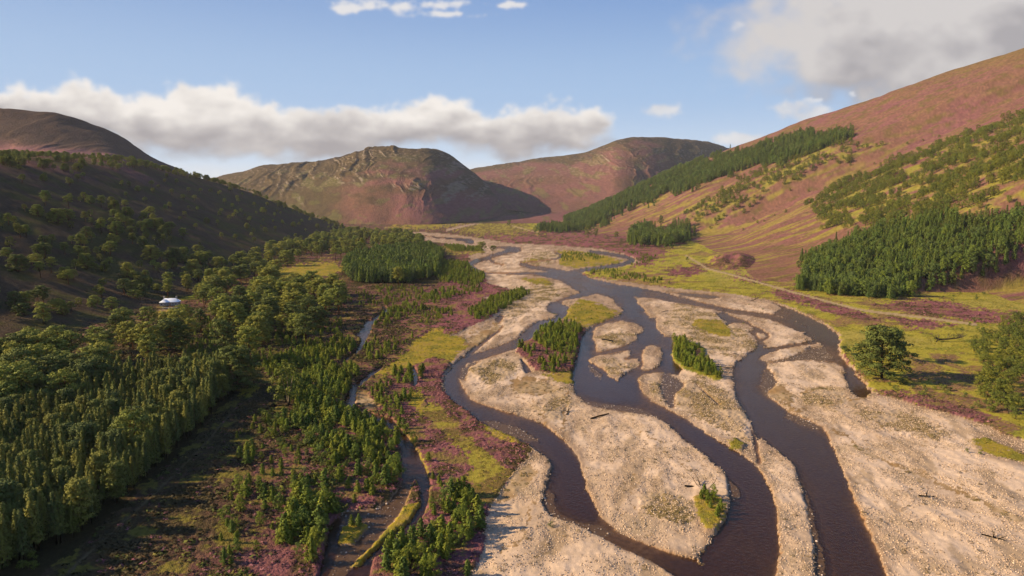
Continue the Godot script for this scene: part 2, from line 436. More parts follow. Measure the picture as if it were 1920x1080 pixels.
	area(YELLOW, [640, 990, 660, 982, 690, 985, 681, 1002, 660, 1022, 636, 1022])
	area(DEEP, [773, 678, 787, 712, 779, 726, 774, 726], 0.4)
	area(DEEP, [505, 765, 512, 760, 522, 762, 510, 772], 0.4)
	# yellow and green grass on the left bank
	area(YELLOW, [775, 640, 812, 619, 830, 624, 846, 631, 870, 632, 880, 652, 862, 665, 847, 682, 812, 672, 787, 685, 755, 695, 722, 710, 699, 716, 705, 702, 730, 685, 760, 662])
	area(GRASS, [817, 755, 835, 772, 853, 803, 887, 830, 917, 853, 943, 883, 963, 888, 947, 907, 923, 947, 900, 953, 887, 933, 870, 897, 893, 883, 873, 853, 847, 827, 815, 800, 795, 775])
	area(YELLOW, [905, 796, 932, 810, 965, 823, 985, 836, 965, 832, 930, 820, 908, 806])
	strip(GRASS, [767, 820, 784, 848, 800, 880, 808, 900, 806, 930], 1.2, 1.4)
	area(YELLOW, [760, 745, 790, 735, 800, 760, 790, 790, 770, 770])
	# track on the left, path on the right
	strip(TRACK, [490, 735, 440, 772, 380, 842, 280, 942, 170, 1042, 110, 1100], 1.2, 3.2)
	area(HEATH, [1435, 548, 1477, 541, 1540, 562, 1590, 579, 1625, 592, 1660, 606, 1640, 612, 1602, 599, 1540, 585, 1477, 565])
	area(HEATH, [1628, 572, 1710, 562, 1790, 570, 1850, 585, 1920, 590, 1920, 616, 1830, 606, 1760, 598, 1685, 587])
	area(HEATH, [1648, 595, 1735, 602, 1800, 612, 1735, 622, 1685, 611])
	area(HEATH, [1640, 735, 1690, 738, 1760, 752, 1830, 776, 1870, 800, 1830, 793, 1740, 768, 1680, 750])
	area(HEATH, [1250, 505, 1300, 500, 1330, 510, 1290, 517, 1250, 517])
	area(HEATH, [1358, 515, 1400, 517, 1440, 532, 1420, 534, 1380, 524])
	area(HEATH, [1320, 497, 1360, 478, 1400, 477, 1450, 500, 1420, 507, 1360, 504])
	area(HEATH, [1440, 520, 1500, 525, 1505, 512, 1460, 505])
	strip(TRACK, [1285, 480, 1310, 495, 1326, 505, 1370, 516, 1420, 530, 1480, 548, 1560, 570, 1620, 585, 1700, 594, 1770, 603, 1832, 612], 1.6, 2.4)
	strip(TRACK, [0, 668, 50, 652, 110, 640, 200, 622], 2.0, 1.4)
	strip(TRACK, [960, 424, 990, 432, 1010, 437], 0.8, 0.8)

func bump_at(px: float, py: float) -> float:
	# low hummocks of the right bank
	var d := puff(px, py, 1378, 490, 58, 17, 0.0)
	var h := 9.0 * soft(0.0, 0.9, d)
	h -= 4.0 * soft(0.1, 0.9, puff(px, py, 1372, 494, 22, 9, 0.0))
	return h

var depth := PackedFloat32Array()

func blur(src: PackedFloat32Array, r: int) -> PackedFloat32Array:
	# running box mean along rows, then along columns
	var tmp := src.duplicate()
	var w := 1.0 / (2 * r + 1)
	for j in NY:
		var o := j * NX
		var acc := 0.0
		for i in range(-r, r + 1): acc += src[o + clampi(i, 0, NX - 1)]
		for i in NX:
			tmp[o + i] = acc * w
			acc += src[o + mini(i + r + 1, NX - 1)] - src[o + maxi(i - r, 0)]
	var out := tmp.duplicate()
	for i in NX:
		var acc := 0.0
		for j in range(-r, r + 1): acc += tmp[clampi(j, 0, NY - 1) * NX + i]
		for j in NY:
			out[j * NX + i] = acc * w
			acc += tmp[mini(j + r + 1, NY - 1) * NX + i] - tmp[maxi(j - r, 0) * NX + i]
	return out

func relief() -> void:
	var n := NX * NY
	hgt.resize(n)
	depth.resize(n)
	for k in n: depth[k] = 1.0 if cls[k] == DEEP else 0.0 if cls[k] == SHALLOW else 0.9 if cls[k] == HEATH or cls[k] == YELLOW or cls[k] == LUSH or cls[k] == GRASS else -0.1
	depth = blur(blur(depth, 10), 8)
	for j in NY:
		for i in NX:
			var k := j * NX + i
			var c := cls[k]
			var h := 1.0
			if c == GRAVEL or c == MUD: h = 0.34
			elif c == SCRUB: h = 0.55
			elif c == DEEP: h = -0.16
			elif c == SHALLOW: h = -0.16
			elif c == YELLOW: h = 0.85
			hgt[k] = h
	for pass_ in 2:
		var tmp := hgt.duplicate()
		for j in NY:
			for i in range(1, NX - 1):
				var k := j * NX + i
				tmp[k] = (hgt[k - 1] + hgt[k] + hgt[k + 1]) * 0.33333
		for j in range(1, NY - 1):
			for i in NX:
				var k := j * NX + i
				hgt[k] = (tmp[k - NX] + tmp[k] + tmp[k + NX]) * 0.33333
	for j in NY:
		var py := PY0 + j * STEP
		for i in NX:
			var k := j * NX + i
			var px := PX0 + i * STEP
			var p := at_floor(px, py)
			var c := cls[k]
			var r := n_mid.get_noise_2d(p.x * 0.6, p.z * 0.6) * 0.16 + n_big.get_noise_2d(p.x, p.z) * 0.12
			if c == GRAVEL or c == SCRUB or c == MUD: r = maxf(-0.22, n_mid.get_noise_2d(p.x * 1.2, p.z * 0.35) * 0.55 + n_fine.get_noise_2d(p.x * 0.9, p.z * 0.6) * 0.2 + 0.06)
			if c == HEATH or c == FOREST or c == LUSH or c == GRASS:
				r = n_mid.get_noise_2d(p.x * 0.7, p.z * 0.7) * 0.5 + n_big.get_noise_2d(p.x * 0.6, p.z * 0.6) * 0.8
				if c == HEATH: r += n_fine.get_noise_2d(p.x * 3.0, p.z * 3.0) * 0.25
			elif c == SCRUB:
				r += n_fine.get_noise_2d(p.x * 2.0, p.z * 2.0) * 0.25
			elif c == DEEP or c == SHALLOW:
				r *= 0.5
				if c == DEEP: r = r * 0.4 - 0.85 * soft(0.26, 0.94, depth[k] + n_mid.get_noise_2d(p.x * 0.55, p.z * 0.16) * 0.55)
			if py < 520.0 and px > 1290.0 and px < 1470.0: r += bump_at(px, py)
			hgt[k] += r

func cell(px: float, py: float) -> int:
	var i := clampi(int(round((px - PX0) / STEP)), 0, NX - 1)
	var j := clampi(int(round((py - PY0) / STEP)), 0, NY - 1)
	return j * NX + i

func floor_point(px: float, py: float) -> Vector3:
	var p := at_floor(px, py)
	p.y = hgt[cell(px, py)]
	return p

func floor_y(x: float, d: float) -> float:
	var s := sight(Vector3(x, 0, -d))
	if s.y < PY0 or s.x < PX0 or s.x > 2330.0 or s.y > 1191.0: return 0.8
	return hgt[cell(s.x, s.y)]

func floor_color(c: int, x: float, z: float, wet: float) -> Color:
	var a := n_mid.get_noise_2d(x, z)
	var b := n_big.get_noise_2d(x * 1.3, z * 1.3)
	var f := n_fine.get_noise_2d(x * 2.0, z * 2.0)
	match c:
		GRAVEL:
			var g := Color(0.56, 0.43, 0.32).lerp(Color(0.46, 0.34, 0.235), soft(-0.2, 0.5, b + a * 0.5))
			g = g.lerp(Color(0.24, 0.19, 0.12), 0.55 * soft(0.18, 0.5, a + f * 0.5))
			g = g.lerp(Color(0.21, 0.15, 0.085), 0.6 * soft(0.16, 0.42, n_mid.get_noise_2d(x * 1.6 + z * 0.5, z * 0.45) + f * 0.25))
			g *= 1.0 + f * 0.22
			return g.lerp(Color(0.16, 0.10, 0.06), wet)
		MUD: return Color(0.25, 0.16, 0.075).lerp(Color(0.34, 0.25, 0.15), soft(-0.3, 0.4, a)) * (1.0 + f * 0.2)
		SCRUB:
			var g := Color(0.40, 0.30, 0.20).lerp(Color(0.175, 0.13, 0.055), soft(-0.25, 0.3, a * 1.2 + f * 0.6))
			return g * (1.0 + f * 0.25)
		DEEP: return Color(0.22, 0.128, 0.070) * (1.0 + f * 0.55 + a * 0.4)
		SHALLOW: return Color(0.24, 0.155, 0.09) * (1.0 + f * 0.35)
		GRASS:
			var g := Color(0.305, 0.270, 0.042).lerp(Color(0.165, 0.18, 0.028), soft(-0.1, 0.5, a))
			g = g.lerp(Color(0.20, 0.085, 0.085), soft(0.14, 0.34, b * 0.9 + a * 0.6) * 0.7 * soft(1500.0, 900.0, -z))
			g = g.lerp(Color(0.30, 0.25, 0.075), soft(0.15, 0.45, -b + f * 0.4) * 0.6)
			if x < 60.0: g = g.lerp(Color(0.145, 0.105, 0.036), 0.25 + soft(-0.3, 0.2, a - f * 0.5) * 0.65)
			return g * (1.0 + f * 0.25)
		YELLOW:
			var g := Color(0.31, 0.24, 0.032).lerp(Color(0.18, 0.165, 0.03), soft(-0.2, 0.3, a + f * 0.5))
			g = g.lerp(Color(0.24, 0.17, 0.06), soft(0.05, 0.35, -a * 0.7 + f * 0.5 + b * 0.3) * 0.7)
			return g * (1.0 + f * 0.2)
		LUSH: return Color(0.13, 0.16, 0.025).lerp(Color(0.24, 0.22, 0.03), soft(-0.2, 0.4, a)) * (1.0 + f * 0.2)
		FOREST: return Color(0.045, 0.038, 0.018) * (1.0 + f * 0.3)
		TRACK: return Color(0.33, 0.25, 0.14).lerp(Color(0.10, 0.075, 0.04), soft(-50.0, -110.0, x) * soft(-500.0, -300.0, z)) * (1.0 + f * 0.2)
	var bloom_less_shade := clampf(0.02 + b * 0.7 + a * 0.4 + soft(-100.0, -40.0, x) * 0.85 + soft(-330.0, -480.0, z) * 0.45, 0.0, 1.0)  # heather turns brown and darker westward, partly standing in for plantation shade
	var h := Color(0.075, 0.056, 0.030).lerp(Color(0.228, 0.090, 0.102), bloom_less_shade).lerp(Color(0.085, 0.066, 0.028), soft(-0.05, 0.4, a * 0.9 + b * 0.6))
	h = h.lerp(Color(0.17, 0.15, 0.03), soft(0.2, 0.42, -a + f * 0.3) * 0.7)
	return h * (1.0 + f * 0.3)

func build_floor() -> void:
	var n := NX * NY
	var pos := PackedVector3Array()
	pos.resize(n)
	for j in NY:
		for i in NX:
			var k := j * NX + i
			var p := at_floor(PX0 + i * STEP, PY0 + j * STEP)
			p.y = hgt[k]
			pos[k] = p
	var nrm := PackedVector3Array()
	nrm.resize(n)
	var col := PackedColorArray()
	col.resize(n)
	var family := PackedByteArray([2, 2, 1, 0, 0, 2, 2, 0, 1, 1, 2])
	for j in NY:
		var j0 := maxi(j - 1, 0)
		var j1 := mini(j + 1, NY - 1)
		for i in NX:
			var k := j * NX + i
			var du := pos[j * NX + mini(i + 1, NX - 1)] - pos[j * NX + maxi(i - 1, 0)]
			var dv := pos[j1 * NX + i] - pos[j0 * NX + i]
			nrm[k] = dv.cross(du).normalized()
			var p := pos[k]
			var c := cls[k]
			var oi := i + int(round(n_mid.get_noise_2d(p.x * 1.1, p.z * 0.7) * 11.0 + n_fine.get_noise_2d(p.x, p.z) * 6.0))
			var oj := j + int(round(n_mid.get_noise_2d(p.x * 1.1 + 500.0, p.z * 0.7) * 7.0 + n_fine.get_noise_2d(p.x + 300.0, p.z) * 4.0))
			if oi > 0 and oi < NX and oj > 0 and oj < NY:
				var c2 := cls[oj * NX + oi]
				if family[c] == family[c2] and family[c] > 0: c = c2
				elif c == YELLOW and family[c2] == 1 and p.y < 1.1: c = c2
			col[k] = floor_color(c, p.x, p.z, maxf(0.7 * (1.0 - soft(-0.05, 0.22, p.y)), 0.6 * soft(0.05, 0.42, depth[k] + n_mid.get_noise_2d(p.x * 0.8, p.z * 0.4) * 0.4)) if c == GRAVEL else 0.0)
	# one sheet each for the gravel bed, the heath, the grass and the paths
	var sheet := PackedByteArray([1, 2, 0, 0, 0, 2, 1, 3, 0, 0, 2])
	var grain := noise_tex(0.02, 0.84, 1.0, false, 3)
	var mats := [
		surface(0.95, noise_tex(0.05, 0.86, 1.0, true, 7), 9.0, normal_tex(0.06, 4.0, true, 9), 0.6, 0.2),
		surface(1.0, grain, 11.0, normal_tex(0.05, 10.0, false, 4), 1.0, 0.1),
		surface(1.0, grain, 14.0, normal_tex(0.05, 8.0, false, 5), 0.8, 0.1),
		surface(1.0, grain, 7.0, null, 1.0, 0.1),
	]
	var names := ["gravel_bed", "heather_ground", "meadow", "path"]
	var labels := ["pale pebble and gravel bed of the braided river", "brown and purple heather ground on the valley floor", "yellow green grass along the river banks", "narrow sandy footpath and track across the moor"]
	for s in 4:
		var remap := PackedInt32Array()
		remap.resize(n)
		remap.fill(-1)
		var v := PackedVector3Array()
		var vn := PackedVector3Array()
		var vc := PackedColorArray()
		var idx := PackedInt32Array()
		for j in NY - 1:
			for i in NX - 1:
				var k := j * NX + i
				if sheet[cls[k]] != s: continue
				for q in [k, k + 1, k + NX, k + NX + 1]:
					if remap[q] < 0:
						remap[q] = v.size()
						v.append(pos[q])
						vn.append(nrm[q])
						vc.append(col[q])
				idx.append_array(PackedInt32Array([remap[k], remap[k + 1], remap[k + NX], remap[k + 1], remap[k + NX + 1], remap[k + NX]]))
		single(names[s], mesh_of(v, vn, vc, idx), mats[s], labels[s], "", "", "structure")
	# water: one level sheet over the channels
	var near := PackedByteArray()
	near.resize(n)
	for j in range(1, NY - 1):
		for i in range(1, NX - 1):
			var k := j * NX + i
			if hgt[k] < 0.02 and (cls[k] == DEEP or cls[k] == SHALLOW or cls[k] == GRAVEL or cls[k] == MUD):
				near[k] = 1
				near[k + 1] = 1
				near[k - 1] = 1
				near[k + NX] = 1
				near[k - NX] = 1
	var wm := PackedInt32Array()
	wm.resize(n)
	wm.fill(-1)
	var wv := PackedVector3Array()
	var wn := PackedVector3Array()
	var wc := PackedColorArray()
	var wi := PackedInt32Array()
	for j in NY - 1:
		for i in NX - 1:
			var k := j * NX + i
			if not (near[k] and near[k + 1] and near[k + NX] and near[k + NX + 1]): continue
			for q in [k, k + 1, k + NX, k + NX + 1]:
				if wm[q] < 0:
					wm[q] = wv.size()
					wv.append(Vector3(pos[q].x, 0.0, pos[q].z))
					wn.append(Vector3.UP)
					var deep := clampf(-hgt[q] / 1.15, 0.0, 1.0)
					wc.append(Color(1, 1, 1, lerpf(0.34, 0.92, pow(deep, 0.8))))
			wi.append_array(PackedInt32Array([wm[k], wm[k + 1], wm[k + NX], wm[k + 1], wm[k + NX + 1], wm[k + NX]]))
	var water := surface(0.10, noise_tex(0.02, 0.8, 1.0, false, 33), 26.0, normal_tex(0.035, 5.0, false, 21), 0.34, 0.26)
	water.albedo_color = Color(0.034, 0.0125, 0.0042).linear_to_srgb()
	water.transparency = BaseMaterial3D.TRANSPARENCY_ALPHA
	single("river_water", mesh_of(wv, wn, wc, wi), water, "dark peat brown river water in braided channels", "", "", "structure")
	# the wider country under and beyond the surveyed floor
	var base := PlaneMesh.new()
	base.size = Vector2(15000, 15000)
	var bm := surface(1.0, grain, 20.0, null, 1.0, 0.1)
	bm.albedo_color = Color(0.12, 0.08, 0.05).linear_to_srgb()
	bm.vertex_color_use_as_albedo = false
	var b := single("ground", base, bm, "wide moorland ground reaching to the horizon", "", "", "structure")
	b.position = Vector3(0, -4.0, 0)

func mesh_of(v: PackedVector3Array, vn: PackedVector3Array, vc: PackedColorArray, idx: PackedInt32Array) -> ArrayMesh:
	var a := []
	a.resize(Mesh.ARRAY_MAX)
	a[Mesh.ARRAY_VERTEX] = v
	a[Mesh.ARRAY_NORMAL] = vn
	a[Mesh.ARRAY_COLOR] = vc
	a[Mesh.ARRAY_INDEX] = idx
	var m := ArrayMesh.new()
	m.add_surface_from_arrays(Mesh.PRIMITIVE_TRIANGLES, a)
	return m

# ------------------------------------------------------------------ the hills
var foot_l := PackedFloat32Array()
var foot_r := PackedFloat32Array()
var crest_l := PackedFloat32Array([200, 138, 839, 134, 1100, 147, 1306, 160, 1500, 148, 1647, 131, 1760, 92, 1830, 58, 1900, 24, 2000, -8, 2200, -20])
var crest_r := PackedFloat32Array([200, 600, 1500, 568, 1800, 512, 1975, 470, 2115, 411, 2395, 338, 2700, 312, 2900, 284, 3060, 170, 3250, -10])

func foot_table(pts: Array) -> PackedFloat32Array:
	var t := PackedFloat32Array()
	for i in range(0, pts.size(), 2):
		var p := at_floor(pts[i], pts[i + 1])
		t.append(-p.z)
		t.append(p.x)
	return t

func softplus(u: float, k: float) -> float:
	return k * log(1.0 + exp(clampf(u / k, -40.0, 40.0)))

func smin(a: float, b: float, k: float) -> float:
	return -k * log(exp(clampf(-a / k, -60.0, 60.0)) + exp(clampf(-b / k, -60.0, 60.0)))

func left_hill(x: float, d: float) -> float:
	var u := knots(foot_l, d) - x
	var rise := 0.478 * softplus(u, 26.0) - 4.0
	var top := knots(crest_l, d) + maxf(0.0, u - 300.0) * 0.035
	var h := smin(rise, top, 9.0)
	h += (n_big.get_noise_2d(x * 0.7, d * 0.7) * 6.0 + n_mid.get_noise_2d(x * 0.25, d * 0.25) * 1.8) * soft(0.0, 40.0, u)
	return h

func right_hill(x: float, d: float) -> float:
	var u := x - knots(foot_r, d)
	var rise := 0.46 * softplus(u, 40.0) - 5.0
	var top := knots(crest_r, d) + maxf(0.0, u - 700.0) * 0.03
	var h := smin(rise, top, 22.0)
	h += (n_big.get_noise_2d(x * 0.35, d * 0.6) * 12.0 + n_mid.get_noise_2d(x * 0.10, d * 0.30) * 3.5) * soft(0.0, 60.0, u)
	return h

func hill_y(right: bool, x: float, d: float) -> float:
	return right_hill(x, d) if right else left_hill(x, d)

func hill_color(right: bool, x: float, d: float, h: float, s: Vector2) -> Color:
	var b := n_big.get_noise_2d(x * 0.8, d * 0.8)
	var a := n_mid.get_noise_2d(x * 0.5, d * 0.5)
	var f := n_fine.get_noise_2d(x * 0.6, d * 0.6)
	if right:
		var streak := n_mid.get_noise_2d(x * 0.09, d * 0.5) + n_fine.get_noise_2d(x * 0.05, d * 0.35) * 0.6
		var c := Color(0.165, 0.088, 0.066).lerp(Color(0.172, 0.078, 0.082), soft(-0.25, 0.3, b))
		c = c.lerp(Color(0.125, 0.088, 0.042), soft(0.0, 0.45, a + streak * 0.4))
		var low := 1.0 - soft(60.0, 260.0, h)
		c = c.lerp(Color(0.225, 0.185, 0.045), soft(0.04, 0.36, streak + b * 0.3 + 0.02) * lerpf(0.12, 0.85, low))
		c = c.lerp(Color(0.16, 0.115, 0.04), soft(330.0, 520.0, h) * 0.8)
		if in_poly(birch_low, s) or in_poly(birch_high, s):
			c = c.lerp(Color(0.21, 0.195, 0.038), soft(-0.25, 0.25, a + b * 0.5) * 0.85)
		c *= 1.0 + 0.35 * n_fine.get_noise_2d(x * 1.7, d * 1.7)
		return c * (1.0 + f * 0.28)
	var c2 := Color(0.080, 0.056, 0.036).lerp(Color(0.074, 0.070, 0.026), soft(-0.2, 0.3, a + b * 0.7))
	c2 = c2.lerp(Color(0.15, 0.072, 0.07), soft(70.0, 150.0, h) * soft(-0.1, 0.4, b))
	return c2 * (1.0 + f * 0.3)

func build_slope(right: bool, called: String, label: String, a0: float, a1: float, da: float, d0: float, d1: float, ratio: float, mat: Material) -> void:
	# a fan of points: bearings a0..a1 (x over range), ranges growing by a ratio
	var cols := int((a1 - a0) / da) + 1
	var rows := int(log(d1 / d0) / log(ratio)) + 1
	var v := PackedVector3Array()
	v.resize(cols * rows)
	for j in rows:
		var d := d0 * pow(ratio, j)
		for i in cols:
			var x := (a0 + i * da) * d
			v[j * cols + i] = Vector3(x, hill_y(right, x, d), -d)
	var vn := PackedVector3Array()
	vn.resize(v.size())
	var vc := PackedColorArray()
	vc.resize(v.size())
	for j in rows:
		for i in cols:
			var k := j * cols + i
			var du := v[j * cols + mini(i + 1, cols - 1)] - v[j * cols + maxi(i - 1, 0)]
			var dv := v[mini(j + 1, rows - 1) * cols + i] - v[maxi(j - 1, 0) * cols + i]
			vn[k] = du.cross(dv).normalized()
			var p := v[k]
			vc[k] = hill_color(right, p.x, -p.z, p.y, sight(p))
	var idx := PackedInt32Array()
	for j in rows - 1:
		for i in cols - 1:
			var k := j * cols + i
			if maxf(maxf(v[k].y, v[k + 1].y), maxf(v[k + cols].y, v[k + cols + 1].y)) < -1.5: continue
			idx.append_array(PackedInt32Array([k, k + cols, k + 1, k + 1, k + cols, k + cols + 1]))
	single(called, mesh_of(v, vn, vc, idx), mat, label, "", "", "structure")

func cat(a: Vector3, b: Vector3, c: Vector3, d: Vector3, t: float) -> Vector3:
	return b.cubic_interpolate(c, a, d, t)

func build_loft(called: String, label: String, grid: Array, nu: int, nv: int, rough: float, gully: float, tint: int, mat: Material) -> void:
	# grid[row][column] of points, from the foot up over the crest and down behind
	var rows := grid.size()
	var cols: int = grid[0].size()
	var v := PackedVector3Array()
	var vv := PackedFloat32Array()
	for j in nv:
		var tv := float(j) / (nv - 1) * (rows - 1)
		var jr := mini(int(tv), rows - 2)
		var fv := tv - jr
		for i in nu:
			var tu := float(i) / (nu - 1) * (cols - 1)
			var ic := mini(int(tu), cols - 2)
			var fu := tu - ic
			var q := []
			for r in range(-1, 3):
				var row: Array = grid[clampi(jr + r, 0, rows - 1)]
				q.append(cat(row[maxi(ic - 1, 0)], row[ic], row[ic + 1], row[mini(ic + 2, cols - 1)], fu))
			var p: Vector3 = cat(q[0], q[1], q[2], q[3], fv)
			var face := soft(0.05, 0.3, tv / (rows - 1)) * (1.0 - soft(0.72, 0.82, tv / (rows - 1)))
			var warp := n_big.get_noise_2d(p.x * 0.5, p.y * 0.9 + 300.0)
			var g := n_ridge.get_noise_2d(p.x * 0.48 + p.y * 0.22 + warp * 70.0, p.z * 0.04 + p.y * 0.11) * soft(-0.35, 0.35, n_big.get_noise_2d(p.x * 0.22 + 90.0, p.y * 0.5) + warp * 0.3)
			p.z += g * gully * face
			p.y += n_big.get_noise_2d(p.x * 0.4, p.z * 0.4) * rough + n_mid.get_noise_2d(p.x * 0.12, p.z * 0.12) * rough * 0.4 + g * gully * 0.15 * face
			v.append(p)
			vv.append(tv / (rows - 1))
	var vn := PackedVector3Array()
	var vc := PackedColorArray()
	for j in nv:
		for i in nu:
			var k := j * nu + i
			var du := v[j * nu + mini(i + 1, nu - 1)] - v[j * nu + maxi(i - 1, 0)]
			var dv := v[mini(j + 1, nv - 1) * nu + i] - v[maxi(j - 1, 0) * nu + i]
			var nn := du.cross(dv).normalized()
			vn.append(nn)
			var p := v[k]
			var b := n_big.get_noise_2d(p.x * 0.35, p.y * 0.9)
			var a := n_mid.get_noise_2d(p.x * 0.16, p.y * 0.45 + p.z * 0.05)
			var f := n_fine.get_noise_2d(p.x * 0.2, p.y * 0.4)
			var t: float = vv[k]
			var c: Color
			if tint == 0: # far left dome: upper part darkened in colour to stand for shade
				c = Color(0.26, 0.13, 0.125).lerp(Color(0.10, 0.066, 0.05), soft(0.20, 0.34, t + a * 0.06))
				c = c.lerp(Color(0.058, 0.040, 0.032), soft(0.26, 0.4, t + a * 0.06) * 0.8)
			else:
				var heath := Color(0.175, 0.080, 0.080).lerp(Color(0.140, 0.076, 0.056), soft(-0.2, 0.4, b))
				var moss := Color(0.088, 0.066, 0.036).lerp(Color(0.056, 0.042, 0.026), soft(-0.2, 0.4, a))
				var u := float(i) / (nu - 1)
				var bloom_less_shade := 1.0 - soft(0.36, 0.58, t + b * 0.3 + a * 0.12)
				if tint == 1: bloom_less_shade = soft(0.28, 0.44, u + b * 0.15) * (1.0 - soft(0.84, 0.94, u)) * (1.0 - soft(0.24, 0.38, t + b * 0.22 + a * 0.08 - (u - 0.5) * 0.12))
				if tint == 2: bloom_less_shade *= 0.75 * (1.0 - soft(0.60, 0.72, u))  # right flank loses its purple: shade put into the colour
				c = moss.lerp(heath, bloom_less_shade)
				c = c.lerp(Color(0.135, 0.125, 0.045), soft(0.12, 0.4, a - b * 0.4) * 0.6 * (1.0 - soft(0.4, 0.6, t)))
				var steep := 1.0 - soft(0.62, 0.80, nn.y)
				c = c.lerp(Color(0.19, 0.165, 0.14), steep * soft(-0.1, 0.25, a + f * 0.6) * 0.8)
				c = c.lerp(Color(0.27, 0.205, 0.165), soft(0.30, 0.42, f + a * 0.5) * 0.3 * soft(0.2, 0.35, t) * (1.0 - soft(0.62, 0.7, t)))
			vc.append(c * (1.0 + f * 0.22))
	var idx := PackedInt32Array()
	for j in nv - 1:
		for i in nu - 1:
			var k := j * nu + i
			idx.append_array(PackedInt32Array([k, k + nu, k + 1, k + 1, k + nu, k + nu + 1]))
	single(called, mesh_of(v, vn, vc, idx), mat, label, "", "", "structure")

func loft_rows(px: Array, foot: Array, crest: Array, off: Array, d_foot: float, d_crest: float, shares: Array) -> Array:
	# rows of points: shares are [part of the way up in sight, part of the way back in range]
	var grid := []
	for s in shares:
		var row := []
		for i in px.size():
			var d: float = lerpf(d_foot, d_crest, s[1]) + off[i] * lerpf(0.55, 1.0, minf(s[1], 1.0))
			row.append(at_range(px[i], lerpf(foot[i], crest[i], s[0]), d))
		grid.append(row)
	var back := []
	var back2 := []
	for i in px.size():
		var c: Vector3 = grid[-1][i]
		back.append(Vector3(c.x * 1.12, c.y - 25.0, c.z - 420.0))
		back2.append(Vector3(c.x * 1.4, c.y * 0.4 - 40.0, c.z - 1500.0))
	grid.append(back)
	grid.append(back2)
	return grid

func build_hills() -> void:
	var mat := surface(1.0, noise_tex(0.02, 0.84, 1.0, false, 13), 40.0, normal_tex(0.04, 9.0, false, 14), 0.8, 0.1)
	var far_mat := surface(1.0, noise_tex(0.02, 0.84, 1.0, false, 15), 130.0, normal_tex(0.03, 10.0, false, 16), 0.9, 0.1)
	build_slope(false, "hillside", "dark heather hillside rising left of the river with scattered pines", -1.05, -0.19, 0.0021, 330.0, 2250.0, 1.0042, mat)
	build_slope(true, "hillside", "sunlit purple brown hillside rising steeply right of the river", 0.02, 1.05, 0.0024, 420.0, 3400.0, 1.0046, mat)
	var up := [[0.0, 0.0], [0.34, 0.22], [0.66, 0.45], [0.9, 0.75], [1.0, 1.0]]
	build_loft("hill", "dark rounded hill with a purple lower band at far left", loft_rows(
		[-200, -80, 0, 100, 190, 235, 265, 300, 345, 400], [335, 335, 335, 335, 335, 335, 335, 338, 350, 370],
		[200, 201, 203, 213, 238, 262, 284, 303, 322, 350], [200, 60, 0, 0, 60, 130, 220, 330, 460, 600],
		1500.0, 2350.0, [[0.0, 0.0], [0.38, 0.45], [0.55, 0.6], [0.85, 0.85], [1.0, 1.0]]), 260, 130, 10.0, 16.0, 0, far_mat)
	build_loft("hill", "broad purple and brown hill with dark crags in the middle", loft_rows(
		[380, 440, 500, 560, 605, 650, 695, 735, 770, 805, 840, 880, 920, 960, 1000], [430, 428, 426, 424, 424, 426, 428, 429, 427, 424, 421, 418, 414, 408, 404],
		[338, 325, 312, 306, 302, 291, 277, 277, 278, 277, 290, 318, 350, 374, 396], [900, 720, 540, 380, 250, 120, 20, -30, -60, 0, 140, 380, 700, 1000, 1250],
		2560.0, 3500.0, up), 420, 190, 12.0, 38.0, 1, far_mat)
	build_loft("hill", "flat topped brown hill with a gullied corrie wall farther up the glen", loft_rows(
		[840, 890, 940, 990, 1040, 1090, 1130, 1160, 1195, 1240, 1290, 1330, 1370, 1420, 1480], [398, 395, 394, 397, 402, 408, 412, 414, 415, 415, 415, 415, 415, 415, 415],
		[328, 317, 308, 300, 294, 287, 274, 263, 259, 258, 262, 269, 281, 300, 320], [700, 560, 470, 360, 240, 80, -40, -120, -60, 140, 480, 800, 1150, 1500, 1900],
		3150.0, 4500.0, up), 420, 190, 9.0, 20.0, 2, far_mat)
	var glen := []
	for r in [[420.0, 2700.0], [409.0, 3050.0], [394.0, 3500.0], [378.0, 4000.0], [361.0, 4600.0], [372.0, 5600.0]]:
		var row := []
		for px in [780, 860, 920, 980, 1040, 1120, 1220]:
			row.append(at_range(px, r[0] + absf(px - 960.0) * -0.03, r[1]))
		glen.append(row)
	build_loft("glen_floor", "dark rising floor of the side glen between the two far hills", glen, 120, 80, 5.0, 0.0, 1, far_mat)

# ------------------------------------------------------------------ plants
var cottage := Vector3.ZERO
var clearing := PackedVector2Array()
var lawn := PackedVector2Array()
var birch_low := PackedVector2Array()
var birch_high := PackedVector2Array()

func poly(p: Array) -> PackedVector2Array:
	var o := PackedVector2Array()
	for i in range(0, p.size(), 2): o.append(Vector2(p[i], p[i + 1]))
	return o

func in_poly(p: PackedVector2Array, s: Vector2) -> bool:
	return Geometry2D.is_point_in_polygon(s, p)

func rnd(a: float, b: float) -> float:
	return rng.randf_range(a, b)

func any_dir() -> Vector3:
	var y := rnd(-1, 1)
	var a := rnd(0, TAU)
	var r := sqrt(1.0 - y * y)
	return Vector3(cos(a) * r, y, sin(a) * r)

func leaf(st: SurfaceTool, p: Vector3, out: Vector3, size: float, c: Color) -> void:
	# one leaf spray: a small triangle lying roughly across the outward direction
	var n := (out + any_dir() * 0.75).normalized()
	var t := n.cross(any_dir()).normalized()
	var b := n.cross(t)
	var k := rnd(0.7, 1.3) * size
	var nn := (out + n * 0.5 + Vector3(0, 0.15, 0)).normalized()
	st.set_color(c * rnd(0.8, 1.2))
	for q in [p + t * k, p - t * k * 0.5 - b * k * 0.8, p - t * k * 0.5 + b * k * 0.8]:
		st.set_normal(nn)
		st.add_vertex(q)

